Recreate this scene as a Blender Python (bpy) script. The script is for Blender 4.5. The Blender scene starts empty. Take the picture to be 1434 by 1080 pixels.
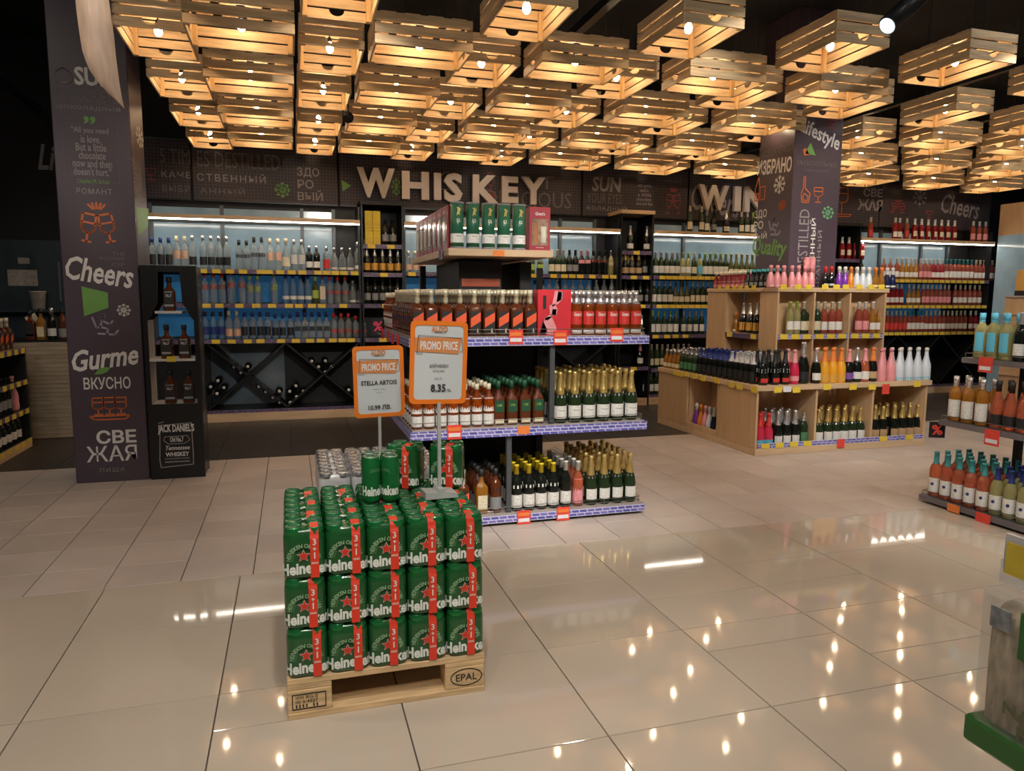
import bpy, bmesh, math, random
from mathutils import Vector, Matrix
random.seed(7)
R = math.radians
scn = bpy.context.scene
COL = scn.collection
# ---------------------------------------------------------------- camera
F_PX, PITCH, ROLL, YAW, CAMH = 1023.3, 0.12077, 0.0053, 0.2929, 1.376
cy_, sy_, cp_, sp_, cr_, sr_ = math.cos(YAW), math.sin(YAW), math.cos(PITCH), math.sin(PITCH), math.cos(ROLL), math.sin(ROLL)
def _g(v): return Vector((v[0]*cy_+v[1]*sy_, -v[0]*sy_+v[1]*cy_, v[2]))
_R0, _U0, _F0 = _g((1,0,0)), _g((0,sp_,cp_)), _g((0,cp_,-sp_))
_RC, _UC = cr_*_R0+sr_*_U0, -sr_*_R0+cr_*_U0
cam = bpy.data.cameras.new('camera'); cam.sensor_fit='HORIZONTAL'; cam.sensor_width=36; cam.lens=36*F_PX/1434
cam.clip_start=.05
camo = bpy.data.objects.new('camera', cam); COL.objects.link(camo)
M = Matrix((_RC, _UC, -_F0)).transposed().to_4x4(); M.translation=(0,0,CAMH); camo.matrix_world=M
scn.camera = camo
def ray(x,y): return _RC*((x-717)/F_PX)-_UC*((y-540)/F_PX)+_F0
def PY(x,y,Y): r=ray(x,y); t=Y/r.y; return (r.x*t, CAMH+r.z*t)      # pixel -> (x,z) on a wall plane y=Y
def PX(x,y,X): r=ray(x,y); t=X/r.x; return (r.y*t, CAMH+r.z*t)      # pixel -> (y,z) on a side plane x=X
def PG(x,y,z=0): r=ray(x,y); t=(z-CAMH)/r.z; return (r.x*t, r.y*t)  # pixel -> (x,y) on a level plane
# ---------------------------------------------------------------- world, exposure
w = bpy.data.worlds.new('world'); scn.world=w; w.use_nodes=True
w.node_tree.nodes['Background'].inputs[0].default_value=(.05,.05,.055,1)
w.node_tree.nodes['Background'].inputs[1].default_value=.3
scn.view_settings.view_transform='Standard'; scn.view_settings.look='None'
scn.view_settings.exposure=0.2; scn.view_settings.gamma=1; scn.view_settings.use_curve_mapping=False
BULB_STRENGTH = 72
LED_STRENGTH = 22
SPOT_W = 78
DOWN_W = 24
# ---------------------------------------------------------------- materials
MATS={}
def mat(name, col, rough=.5, metal=0, var=.12, vscale=8, stretch=(1,1,1), bump=0, trans=0, emit=0, ecol=None, spec=.5, rnd=0, ior=1.45, coat=0):
    if name in MATS: return MATS[name]
    m=bpy.data.materials.new(name); m.use_nodes=True; nt=m.node_tree; N=nt.nodes; L=nt.links
    b=N['Principled BSDF']; c=(*col,1)
    b.inputs['Roughness'].default_value=rough; b.inputs['Metallic'].default_value=metal
    b.inputs['Specular IOR Level'].default_value=spec; b.inputs['IOR'].default_value=ior
    b.inputs['Transmission Weight'].default_value=trans
    b.inputs['Coat Weight'].default_value=coat
    if emit:
        b.inputs['Emission Color'].default_value=(*(ecol or col),1); b.inputs['Emission Strength'].default_value=emit
    tc=N.new('ShaderNodeTexCoord'); mp=N.new('ShaderNodeMapping'); L.new(tc.outputs['Object'],mp.inputs[0])
    mp.inputs['Scale'].default_value=stretch
    if rnd:
        oi=N.new('ShaderNodeObjectInfo'); vm=N.new('ShaderNodeVectorMath'); vm.operation='SCALE'
        vm.inputs[0].default_value=(7,13,5); L.new(oi.outputs['Random'],vm.inputs['Scale']); L.new(vm.outputs[0],mp.inputs['Location'])
    nz=N.new('ShaderNodeTexNoise'); nz.inputs['Scale'].default_value=vscale; nz.inputs['Detail'].default_value=4
    L.new(mp.outputs[0],nz.inputs[0])
    rp=N.new('ShaderNodeValToRGB'); L.new(nz.outputs[0],rp.inputs[0])
    rp.color_ramp.elements[0].position=.3; rp.color_ramp.elements[1].position=.7
    rp.color_ramp.elements[0].color=(*[max(0,v*(1-var)) for v in col],1); rp.color_ramp.elements[1].color=(*[min(1,v*(1+var)) for v in col],1)
    out=rp.outputs[0]
    if rnd:
        hv=N.new('ShaderNodeHueSaturation'); mr=N.new('ShaderNodeMapRange'); L.new(oi.outputs['Random'],mr.inputs[0])
        mr.inputs[3].default_value=1-rnd; mr.inputs[4].default_value=1+rnd
        L.new(mr.outputs[0],hv.inputs['Value']); L.new(out,hv.inputs['Color']); out=hv.outputs[0]
    L.new(out,b.inputs['Base Color'])
    if bump:
        bp=N.new('ShaderNodeBump'); bp.inputs['Strength'].default_value=bump; bp.inputs['Distance'].default_value=.004
        L.new(nz.outputs[0],bp.inputs['Height']); L.new(bp.outputs[0],b.inputs['Normal'])
    MATS[name]=m; return m
def pattern(name, c1, c2, c3, sx=60, sy=40, rough=.4):
    m=bpy.data.materials.new(name); m.use_nodes=True; nt=m.node_tree; N=nt.nodes; L=nt.links; b=N['Principled BSDF']
    tc=N.new('ShaderNodeTexCoord'); mp=N.new('ShaderNodeMapping'); mp.inputs['Scale'].default_value=(sx,sx,sy)
    mp.inputs['Rotation'].default_value=(0,.35,0)
    L.new(tc.outputs['Object'],mp.inputs[0])
    v=N.new('ShaderNodeTexVoronoi'); v.distance='CHEBYCHEV'; v.inputs['Scale'].default_value=1; L.new(mp.outputs[0],v.inputs[0])
    rp=N.new('ShaderNodeValToRGB'); rp.color_ramp.interpolation='CONSTANT'
    e=rp.color_ramp.elements; e[0].color=(*c1,1); e[1].position=.42; e[1].color=(*c2,1); k=e.new(.72); k.color=(*c3,1)
    sep=N.new('ShaderNodeSeparateColor'); L.new(v.outputs['Color'],sep.inputs[0]); L.new(sep.outputs[0],rp.inputs[0])
    L.new(rp.outputs[0],b.inputs['Base Color']); b.inputs['Roughness'].default_value=rough
    MATS[name]=m; return m
def lattice(name, c1, c2, s=28):
    m=bpy.data.materials.new(name); m.use_nodes=True; nt=m.node_tree; N=nt.nodes; L=nt.links; b=N['Principled BSDF']
    tc=N.new('ShaderNodeTexCoord'); sp=N.new('ShaderNodeSeparateXYZ'); L.new(tc.outputs['Object'],sp.inputs[0])
    mx=None
    for ax in (0,2):
        k=N.new('ShaderNodeMath'); k.operation='MULTIPLY'; k.inputs[1].default_value=s; L.new(sp.outputs[ax],k.inputs[0])
        f=N.new('ShaderNodeMath'); f.operation='FRACT'; L.new(k.outputs[0],f.inputs[0])
        g=N.new('ShaderNodeMath'); g.operation='LESS_THAN'; g.inputs[1].default_value=.28; L.new(f.outputs[0],g.inputs[0])
        if mx is None: mx=g
        else:
            a=N.new('ShaderNodeMath'); a.operation='MAXIMUM'; L.new(mx.outputs[0],a.inputs[0]); L.new(g.outputs[0],a.inputs[1]); mx=a
    x=N.new('ShaderNodeMix'); x.data_type='RGBA'; x.inputs[6].default_value=(*c1,1); x.inputs[7].default_value=(*c2,1)
    L.new(mx.outputs[0],x.inputs[0]); L.new(x.outputs[2],b.inputs['Base Color']); b.inputs['Roughness'].default_value=.6
    MATS[name]=m; return m
def film(name,col,a=.8):
    m=bpy.data.materials.new(name); m.use_nodes=True; nt=m.node_tree; N=nt.nodes; L=nt.links; b=N['Principled BSDF']
    b.inputs['Base Color'].default_value=(*col,1); b.inputs['Roughness'].default_value=.12
    t=N.new('ShaderNodeBsdfTransparent'); x=N.new('ShaderNodeMixShader'); x.inputs[0].default_value=1-a
    L.new(t.outputs[0],x.inputs[1]); L.new(b.outputs[0],x.inputs[2]); L.new(x.outputs[0],N['Material Output'].inputs[0])
    MATS[name]=m; return m

pine=mat('pine',(.73,.53,.31),.55,var=.22,vscale=5,stretch=(1,12,12),bump=.12,rnd=.16)
pinep=mat('pine_post',(.74,.5,.24),.55,var=.15,vscale=6,stretch=(10,10,1),rnd=.12)
oakv=mat('oak_vertical',(.56,.38,.22),.42,var=.1,vscale=3,stretch=(10,10,1),bump=.03)
oakh=mat('oak_horizontal',(.60,.43,.27),.42,var=.1,vscale=3,stretch=(1,10,10),bump=.03)
palletw=mat('pallet_wood',(.62,.43,.23),.7,var=.25,vscale=6,stretch=(1,9,9),bump=.25,rnd=.12)
black=mat('matt_black',(.012,.012,.014),.5,var=.2)
blackm=mat('black_metal',(.02,.021,.024),.35,metal=.3,var=.1)
greym=mat('grey_steel',(.10,.11,.12),.4,metal=.4,var=.1)
wirem=mat('wire_chrome',(.35,.34,.33),.3,metal=.9,var=.05)
ceilm=mat('black_ceiling',(.012,.012,.014),.8,var=.3,vscale=3)
wallm=mat('dark_wall',(.012,.011,.014),.7,var=.2,vscale=3)
purple=mat('aubergine_paint',(.078,.056,.076),.38,var=.06,vscale=2)
signp=lattice('sign_lattice',(.028,.021,.028),(.072,.058,.068))
chalk=mat('chalk_grey',(.30,.27,.28),.7,var=.1)
dchalk=mat('faint_grey',(.165,.145,.15),.7,var=.1)
white=mat('white_print',(.72,.70,.68),.5,var=.03)
orange=mat('orange_print',(.62,.16,.05),.5,var=.04)
redp=mat('red_line_print',(.34,.06,.07),.5,var=.05)
greenp=mat('green_print',(.16,.36,.08),.5,var=.05)
beigel=mat('beige_letter',(.68,.62,.59),.5,var=.04)
tileg=mat('glossy_tile',(.53,.45,.365),.045,var=.05,vscale=1.2,spec=.5,rnd=.025)
tilem=mat('matt_tile',(.53,.45,.40),.38,var=.10,vscale=2.5,spec=.4,rnd=.04)
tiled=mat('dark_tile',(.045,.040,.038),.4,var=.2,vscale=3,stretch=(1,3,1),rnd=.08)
grout=mat('grout',(.12,.10,.085),.8)
glassp=mat('blue_glass',(.27,.38,.45),.12,var=.25,vscale=2.2,spec=.6,emit=.05,ecol=(.45,.72,.9))  # faint emission put into the pane stands in for light behind it
glassb=mat('deep_blue_glass',(.05,.24,.50),.15,var=.45,vscale=3,spec=.6,emit=.075,ecol=(.06,.32,.70))  # lower panes, given a blue glow in place of backlight
railp=pattern('purple_rail',(.085,.065,.13),(.17,.14,.25),(.11,.05,.13),80,70)
def bricks(name,c1,c2,mc,bw,bh):
    m=bpy.data.materials.new(name); m.use_nodes=True; nt=m.node_tree; N=nt.nodes; L=nt.links; b=N['Principled BSDF']
    tc=N.new('ShaderNodeTexCoord'); sp=N.new('ShaderNodeSeparateXYZ'); L.new(tc.outputs['Object'],sp.inputs[0]); ad=N.new('ShaderNodeMath'); L.new(sp.outputs[0],ad.inputs[0]); L.new(sp.outputs[1],ad.inputs[1])
    sk=N.new('ShaderNodeMath'); sk.operation='MULTIPLY_ADD'; sk.inputs[1].default_value=.5; L.new(sp.outputs[2],sk.inputs[0]); L.new(ad.outputs[0],sk.inputs[2])
    cb=N.new('ShaderNodeCombineXYZ'); L.new(sk.outputs[0],cb.inputs[0]); L.new(sp.outputs[2],cb.inputs[1])
    t=N.new('ShaderNodeTexBrick'); L.new(cb.outputs[0],t.inputs[0]); t.inputs['Color1'].default_value=(*c1,1); t.inputs['Color2'].default_value=(*c2,1); t.inputs['Mortar'].default_value=(*mc,1)
    t.inputs['Scale'].default_value=1; t.inputs['Brick Width'].default_value=bw; t.inputs['Row Height'].default_value=bh; t.inputs['Mortar Size'].default_value=.0035; t.inputs['Mortar Smooth'].default_value=.3
    L.new(t.outputs[0],b.inputs['Base Color']); b.inputs['Roughness'].default_value=.35; MATS[name]=m; return m
railb=bricks('blue_rail',(.06,.07,.36),(.20,.18,.55),(.62,.60,.75),.052,.021)
tagy=mat('yellow_tag',(.78,.58,.06),.5,var=.08,vscale=40)
tagw=mat('white_tag',(.75,.75,.78),.5,var=.05)
tagr=mat('red_tag',(.75,.07,.05),.45,var=.1,vscale=30)
tago=mat('orange_tag',(.80,.22,.05),.45,var=.05)
ledm=mat('led_white',(1,.93,.82),.5,emit=LED_STRENGTH,ecol=(1,.92,.80),var=0)
bulbm=mat('bulb_glow',(1,.75,.4),.5,emit=BULB_STRENGTH,ecol=(1,.75,.47),var=0)
spotm=mat('spot_glow',(1,1,1),.5,emit=14,ecol=(.8,.95,1),var=0)
# bottle glass and labels
G={}
def glass(k,col,trans=0,rough=.06,**a): G[k]=mat('glass_'+k,col,rough,trans=trans,var=.04,spec=.6,**a)
glass('dark',(.008,.010,.008)); glass('green',(.018,.035,.014)); glass('olive',(.10,.11,.03),.3)
glass('clear',(.62,.68,.70),.75); glass('blue',(.25,.45,.68),.6); glass('amber',(.46,.085,.010),.6); glass('gold',(.62,.28,.04),.6)
glass('rose',(.82,.24,.12),.65); glass('red',(.34,.015,.02),.35); glass('straw',(.62,.58,.26),.6); glass('pinkp',(.80,.33,.36),0,.25); glass('whitep',(.68,.74,.82),0,.25)
glass('yellowp',(.80,.38,.03),0,.25); glass('violet',(.22,.05,.42),0,.2); glass('redp',(.60,.03,.08),0,.2); glass('brown',(.16,.040,.012),.3)
glass('rose_low_light',(.40,.085,.05),.4); glass('navy',(.012,.02,.07)); glass('orangep',(.78,.25,.03),0,.25)  # first here: rose glass darkened for the low light at the wall shelves
LB={}
def lab(k,col,rough=.5,metal=0,var=.06,vs=60): LB[k]=mat('label_'+k,col,rough,metal=metal,var=.2 if k in ('white','cream','pink','red') else var,vscale=70,stretch=(1,1,2.5))
for k,c in dict(white=(.74,.73,.70),cream=(.70,.63,.46),black=(.02,.02,.022),red=(.60,.04,.035),orange=(.75,.22,.04),amberl=(.68,.36,.06),green=(.07,.22,.10),lime=(.40,.55,.10),blue=(.06,.25,.50),teal=(.05,.30,.31),pink=(.75,.30,.33),silver=(.55,.55,.57),navy=(.02,.04,.20),yellow=(.80,.60,.03),grey=(.25,.26,.27),purple=(.2,.08,.35),sky=(.12,.50,.70),kraft=(.5,.33,.18),peach=(.66,.42,.30)).items(): lab(k,c)
LB['gold']=mat('foil_gold',(.75,.55,.20),.28,metal=.75,var=.1,vscale=60); LB['sfoil']=mat('foil_silver',(.68,.68,.70),.25,metal=.8,var=.08,vscale=60)
LB['pale']=mat('foil_pale',(.74,.68,.50),.3,metal=.5,var=.15,vscale=80); LB['dgreen']=mat('label_dark_green',(.02,.09,.045),.4); LB['pgreen']=mat('printed_white_green',(.55,.62,.50),.5,var=.3,vscale=40); LB['diag']=mat('diagonal_red',(.85,.13,.05),.4,var=.08)
# ---------------------------------------------------------------- mesh helpers
class MB:
    def __init__(s): s.v=[]; s.f=[]; s.m=[]; s.mats=[]; s.sm=[]
    def mi(s,m):
        if m not in s.mats: s.mats.append(m)
        return s.mats.index(m)
    def faces(s,vs,fs,m,smooth=False):
        o=len(s.v); i=s.mi(m); s.v+= [tuple(v) for v in vs]
        for f in fs: s.f.append(tuple(o+k for k in f)); s.m.append(i); s.sm.append(smooth)
    def box(s,x0,x1,y0,y1,z0,z1,m):
        s.faces([(x0,y0,z0),(x1,y0,z0),(x1,y1,z0),(x0,y1,z0),(x0,y0,z1),(x1,y0,z1),(x1,y1,z1),(x0,y1,z1)],
          [(0,3,2,1),(4,5,6,7),(0,1,5,4),(1,2,6,5),(2,3,7,6),(3,0,4,7)],m)
    def lathe(s,pts,m,n=14,sq=None,a0=0,a1=None,closed=True,off=(0,0,0)):
        # pts (r,z[,squareness]); angle 0 faces -y
        vs=[]; full=a1 is None; cnt=n if full else n+1
        for p in pts:
            q=p[2] if len(p)>2 else 0
            for k in range(cnt):
                a=a0+(2*math.pi*k/n if full else (a1-a0)*k/n)
                x,y=math.sin(a),-math.cos(a)
                if q:
                    e=2+q*8; kk=(abs(x)**e+abs(y)**e)**(-1/e)
                else: kk=1
                vs.append((off[0]+p[0]*x*kk,off[1]+p[0]*y*kk,off[2]+p[1]))
        fs=[]
        for i in range(len(pts)-1):
            for k in range(n):
                k2=(k+1)%cnt if full else k+1
                fs.append((i*cnt+k,i*cnt+k2,(i+1)*cnt+k2,(i+1)*cnt+k))
        if full:
            if pts[0][0]>0: fs.append(tuple(reversed(range(cnt))))
            if pts[-1][0]>0: fs.append(tuple((len(pts)-1)*cnt+k for k in range(cnt)))
        s.faces(vs,fs,m,True)
    def prism(s,poly,y0,y1,m):   # poly in xz, extruded along y
        n=len(poly); vs=[(x,y0,z) for x,z in poly]+[(x,y1,z) for x,z in poly]
        fs=[tuple(range(n)),tuple(range(2*n-1,n-1,-1))]+[(i,(i+n),((i+1)%n)+n,(i+1)%n) for i in range(n)]
        s.faces(vs,fs,m)
    def stroke(s,pts,wd,m,y=0,th=.0015,closed=False):
        pts=list(pts)+([pts[0]] if closed else [])
        for (x0,z0),(x1,z1) in zip(pts,pts[1:]):
            d=math.hypot(x1-x0,z1-z0)
            if d<1e-6: continue
            ux,uz=(x1-x0)/d,(z1-z0)/d; e=wd*.5
            x0e,z0e,x1e,z1e=x0-ux*e*.6,z0-uz*e*.6,x1+ux*e*.6,z1+uz*e*.6; nx,nz=-uz*e,ux*e
            s.prism([(x0e+nx,z0e+nz),(x1e+nx,z1e+nz),(x1e-nx,z1e-nz),(x0e-nx,z0e-nz)],y-th,y,m)
    def tube(s,pts,r,m,n=6):
        vs=[];k=len(pts)
        for i,p in enumerate(pts):
            p=Vector(p); d=(Vector(pts[min(i+1,k-1)])-Vector(pts[max(i-1,0)])).normalized()
            u=d.orthogonal().normalized() if i==0 else (u-d*u.dot(d)).normalized(); v=d.cross(u)
            vs+=[p+r*(math.cos(2*math.pi*j/n)*u+math.sin(2*math.pi*j/n)*v) for j in range(n)]
        fs=[(i*n+j,i*n+(j+1)%n,(i+1)*n+(j+1)%n,(i+1)*n+j) for i in range(k-1) for j in range(n)]+[tuple(reversed(range(n))),tuple((k-1)*n+j for j in range(n))]
        s.faces(vs,fs,m,True)
    def add(s,me,off=(0,0,0)):
        mp=[s.mi(x) for x in me.materials]; o=len(s.v); s.v+=[(v.co.x+off[0],v.co.y+off[1],v.co.z+off[2]) for v in me.vertices]
        for p in me.polygons: s.f.append(tuple(o+k for k in p.vertices)); s.m.append(mp[p.material_index]); s.sm.append(p.use_smooth)
    def mesh(s,name='m',bevel=0):
        me=bpy.data.meshes.new(name); me.from_pydata(s.v,[],s.f); 
        for m in s.mats: me.materials.append(m)
        me.polygons.foreach_set('material_index',s.m); me.polygons.foreach_set('use_smooth',s.sm)
        if bevel:
            bm=bmesh.new(); bm.from_mesh(me); bmesh.ops.bevel(bm,geom=bm.edges[:],offset=bevel,segments=1,affect='EDGES'); bm.to_mesh(me); bm.free()
        me.update(); return me
def bx(x0,x1,y0,y1,z0,z1,m,bevel=0):
    b=MB(); b.box(x0,x1,y0,y1,z0,z1,m); return b.mesh(bevel=bevel)
def cbx(sx,sy,sz,m,bevel=0): return bx(-sx/2,sx/2,-sy/2,sy/2,0,sz,m,bevel)
def O(name,me,parent=None,loc=(0,0,0),rot=(0,0,0),sc=None):
    o=bpy.data.objects.new(name,me); COL.objects.link(o); o.location=loc; o.rotation_euler=rot
    if sc: o.scale=sc
    if parent: o.parent=parent
    return o
def tag(o,label,cat,group=None):
    if len(label.split())>16: print('LONG',label)
    o['label']=label; o['category']=cat
    if group: o['group']=group
    return o
def E(name,label,cat,loc=(0,0,0),rz=0,group=None):
    o=O(name,None,None,loc,(0,0,rz)); o.empty_display_size=.05; return tag(o,label,cat,group)
def S(name,me,parent=None,loc=(0,0,0)):
    o=O(name,me,parent,loc)
    if not parent: o['kind']='structure'
    return o
# ---- lettering: meshes in the xz plane facing -y
TXT={}
def text(s,m,bold=0,shear=0,ext=.0008,space=1):
    key=(s,m.name,bold,shear,space)
    if key in TXT: return TXT[key]
    cu=bpy.data.curves.new('t','FONT'); cu.body=s; cu.size=1; cu.offset=bold; cu.shear=shear; cu.space_character=space; cu.resolution_u=2
    cu.align_x='CENTER'
    o=bpy.data.objects.new('t',cu)
    me=bpy.data.meshes.new_from_object(o); bpy.data.objects.remove(o); bpy.data.curves.remove(cu)
    vs=[(v.co.x,v.co.y) for v in me.vertices]; fs=[tuple(p.vertices) for p in me.polygons]; bpy.data.meshes.remove(me)
    xs=[v[0] for v in vs]; zs=[v[1] for v in vs]; x0,x1,z0,z1=min(xs),max(xs),min(zs),max(zs)
    TXT[key]=([( (x-x0)/(x1-x0)-.5,(z-z0)/(z1-z0)-.5) for x,z in vs],fs,(x1-x0)/(z1-z0)); return TXT[key]
def tmesh(s,m,wd=None,ht=None,bold=0,shear=0,depth=0,space=1,slope=0,warp=None):
    vs,fs,asp=text(s,m,bold,shear,space=space)
    if wd is None: wd=ht*asp
    if ht is None: ht=wd/asp
    b=MB(); P=[(x*wd,0,z*ht+slope*x*wd) for x,z in vs]
    if warp: P=[warp(*p) for p in P]
    b.faces(P,fs,m)
    if depth:
        from collections import Counter
        n=len(P); b.faces([(p[0],depth,p[2]) for p in P],[tuple(reversed(f)) for f in fs],m)
        c=Counter()
        for f in fs:
            for i in range(len(f)): c[(f[i],f[(i+1)%len(f)])]+=1
        fs2=[(a,bb) for (a,bb) in c if (bb,a) not in c]
        b.faces(P+[(p[0],depth,p[2]) for p in P],[(bb,a,a+n,bb+n) for a,bb in fs2],m)
    return b.mesh()
def tbox(parent,s,box,Y,m,bold=.012,shear=0,name='lettering',slope=0,depth=0,space=1,org=(0,0,0),lift=.002):
    x0,y0,x1,y1=box; xa,za=PY(x0,(y0+y1)/2,Y); xb,zb=PY(x1,(y0+y1)/2,Y); xm=(x0+x1)/2
    _,zt=PY(xm,y0,Y); _,zo=PY(xm,y1,Y)
    me=tmesh(s,m,xb-xa,zt-zo,bold,shear,depth,space,slope)
    return O(name,me,parent,((xa+xb)/2-org[0],Y-lift-org[1],(zt+zo)/2-org[2]))
def xbox(parent,s,box,X,m,side=-1,bold=.012,shear=0,name='lettering',slope=0,space=1,org=(0,0,0),roll=0):
    x0,y0,x1,y1=box; ym=(y0+y1)/2; ya,_=PX(x0,ym,X); yb,_=PX(x1,ym,X); xm=(x0+x1)/2; yc,zt=PX(xm,y0,X); _,zo=PX(xm,y1,X)
    wd,ht=abs(yb-ya),zt-zo
    me=tmesh(s,m,ht if roll else wd,wd if roll else ht,bold,shear,0,space,slope)
    return O(name,me,parent,(X+side*.002-org[0],(ya+yb)/2-org[1],(zt+zo)/2-org[2]),(0,roll,-math.pi/2*(1 if side<0 else -1)))
# ---- icons: stroke drawings in unit box
def icon(kind,m,wd,ht,lw):
    b=MB()
    def st(p,c=False): b.stroke([(x*wd,z*ht) for x,z in p],lw,m,closed=c)
    def arc(cx,cz,rx,rz,a0,a1,n=10): return [(cx+rx*math.cos(R(a0+(a1-a0)*i/n)),cz+rz*math.sin(R(a0+(a1-a0)*i/n))) for i in range(n+1)]
    if kind=='toast':
        for sx in (-1,1):
            def T(p):
                a=R(14); return [(sx*(.26+x*math.cos(a)-z*math.sin(a)*.8), -.08+x*math.sin(a)*.7+z*math.cos(a)) for x,z in p]
            st(T([(-.18,.3)]+arc(0,.0,.2,.18,180,360,8)+[(.18,.3),(-.18,.3)])); st(T([(-.19,.08),(.19,.08)])); st(T([(0,-.18),(0,-.4)])); st(T([(-.12,-.4),(.12,-.4)]))
        for i in range(5):
            a=R(50+20*i); st([(.16*math.cos(a),.30+.05*math.sin(a)),(.36*math.cos(a),.30+.2*math.sin(a))])
    elif kind=='flake':
        for i in range(4):
            a=R(45*i); c,s_=math.cos(a),math.sin(a); st([(-.5*c,-.5*s_),(.5*c,.5*s_)])
            for q in (-1,1):
                for dd in (-.6,.6):
                    e=(q*.3*c,q*.3*s_); st([e,(e[0]+q*.16*math.cos(a+dd),e[1]+q*.16*math.sin(a+dd))])
    elif kind=='tray':
        for cx in (-.27,0,.27): st([(cx-.13,.5)]+[(x,z) for x,z in arc(cx,.12,.13,.14,180,360,6)]+[(cx+.13,.5),(cx-.13,.5)]); st([(cx-.13,.3),(cx+.13,.3)]); st([(cx,-.02),(cx,-.25)]); st([(cx-.1,-.25),(cx+.1,-.25)])
        st([(-.5,-.32),(.5,-.32),(.36,-.48),(-.36,-.48)],True)
    elif kind=='glass':
        st([(-.25,.5)]+arc(0,.12,.28,.14,180,360,8)+[(.25,.5),(-.25,.5)]); st([(-.25,.3),(.25,.3)]); st([(0,-.02),(0,-.42)]); st([(-.5,-.42),(.5,-.42),(.38,-.5),(-.38,-.5)],True)
    elif kind=='bottleglass':
        st([(-.42,.5),(-.34,.5),(-.34,.05),(-.1,-.15),(-.16,-.5),(-.46,-.5),(-.5,-.15),(-.42,.05),],True); st([(-.36,-.15),(-.2,-.25),(-.2,-.42),(-.4,-.42),(-.42,-.25)],True)
        st([(.08,.1)]+arc(.27,-.1,.2,.16,180,360,8)+[(.46,.1),(.08,.1)]); st([(.08,-.05),(.46,-.05)]); st([(.27,-.26),(.27,-.46)]); st([(.15,-.47),(.4,-.47)])
    elif kind=='house':
        st([(-.5,-.5),(-.5,0),(-.2,.5),(0,0),(0,-.5)],True); st([(0,.05),(.5,.05),(.45,-.5),(0,-.5)]); st([(-.35,-.2),(-.15,-.2),(-.15,-.4),(-.35,-.4)],True)
    elif kind=='cup':
        st([(-.5,.5),(.5,.5),(.3,0),(-.3,0)],True); st([(0,0),(0,-.4)]); st([(-.4,-.45),(.4,-.45)])
    elif kind=='cloud':
        st(arc(-.25,-.05,.25,.35,90,270)+arc(.25,-.05,.25,.35,-90,90)+arc(0,.2,.25,.25,20,160),True)
    elif kind=='skier':
        st(arc(-.1,.4,.1,.1,0,360,8)); st([(-.1,.28),(-.2,-.05),(.1,-.15),(.05,-.4)]); st([(-.1,.2),(.2,.05),(.3,.2)]); st([(-.3,-.35),(.35,-.4),(.5,-.22)])
        st([(-.5,.35),(-.35,-.1),(-.2,-.05)])
    return b.mesh()
def ibox(parent,kind,box,Y,m,lw,name='icon',lift=.002):
    x0,y0,x1,y1=box; ym=(y0+y1)/2; xa,_=PY(x0,ym,Y); xb,_=PY(x1,ym,Y); xc,zt=PY((x0+x1)/2,y0,Y); _,zo=PY((x0+x1)/2,y1,Y)
    return O(name,icon(kind,m,xb-xa,zt-zo,lw),parent,((xa+xb)/2,Y-lift,(zt+zo)/2))
def ixbox(parent,kind,box,X,m,lw,side=-1,name='icon'):
    x0,y0,x1,y1=box; ym=(y0+y1)/2; ya,_=PX(x0,ym,X); yb,_=PX(x1,ym,X); yc,zt=PX((x0+x1)/2,y0,X); _,zo=PX((x0+x1)/2,y1,X)
    return O(name,icon(kind,m,abs(yb-ya),zt-zo,lw),parent,(X+side*.002,(ya+yb)/2,(zt+zo)/2),(0,0,-math.pi/2 if side<0 else math.pi/2))
# ================================================================ SETTING
fl=S('floor',bx(-4.2,11.2,-2.5,9.4,-.06,-.012,grout))
TM={}
def tile(x0,x1,y0,y1,m):
    g=.0022; k=(round(x1-x0,3),round(y1-y0,3),m.name)
    if k not in TM:
        sx,sy=x1-x0-2*g,y1-y0-2*g; TM[k]=bx(-sx/2,sx/2,-sy/2,sy/2,-.012,0,m,.0012)
    O('tile',TM[k],fl,((x0+x1)/2,(y0+y1)/2,0))
xs=[.3216+.6*i for i in range(-5,11)]
for i in range(len(xs)-1):
    ys=[-.423+.6*j for j in range(7)]+[3.715]
    if i==7: ys+=[2.377,2.885]
    if i==8: ys+=[2.187,2.885]
    if i==4: ys+=[2.35]
    if xs[i]>4: ys=[y for y in ys if y>1.9]
    if xs[i]<-1.6: ys=[y for y in ys if y>.7]
    ys=sorted(ys)
    for y0,y1 in zip(ys,ys[1:]): tile(xs[i],xs[i+1],y0,y1,tileg)
mx=[-.885+.333*k for k in range(-6,23)]; my=[3.715]+[4.015+.333*k for k in range(0,8)]; my[-1]=6.48
NT=0
for x0,x1 in zip(mx,mx[1:]):
    for y0,y1 in zip(my,my[1:]):
        tile(x0,x1,y0,y1,tilem)
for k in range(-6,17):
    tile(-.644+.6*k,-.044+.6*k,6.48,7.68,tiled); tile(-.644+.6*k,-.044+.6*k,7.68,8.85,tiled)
# strip of larger matt tiles where the right aisle runs on
S('floor',bx(6.45,10.4,2.5,6.48,-.012,-.0005,tilem))
S('ceiling',bx(-4.2,11.2,-2.5,9.4,4.0,4.1,ceilm))
S('wall_back',bx(-4.2,11.2,8.86,9.4,0,4.0,wallm))
S('wall_left',bx(-4.2,-4.0,-2.5,8.86,0,4.0,wallm))
S('wall_right',bx(11.0,11.2,-2.5,8.86,0,4.0,wallm))
S('wall_front',bx(-4.0,11.0,-2.5,-2.3,0,4.0,mat('grey_wall',(.30,.28,.26),.7)))
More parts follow.
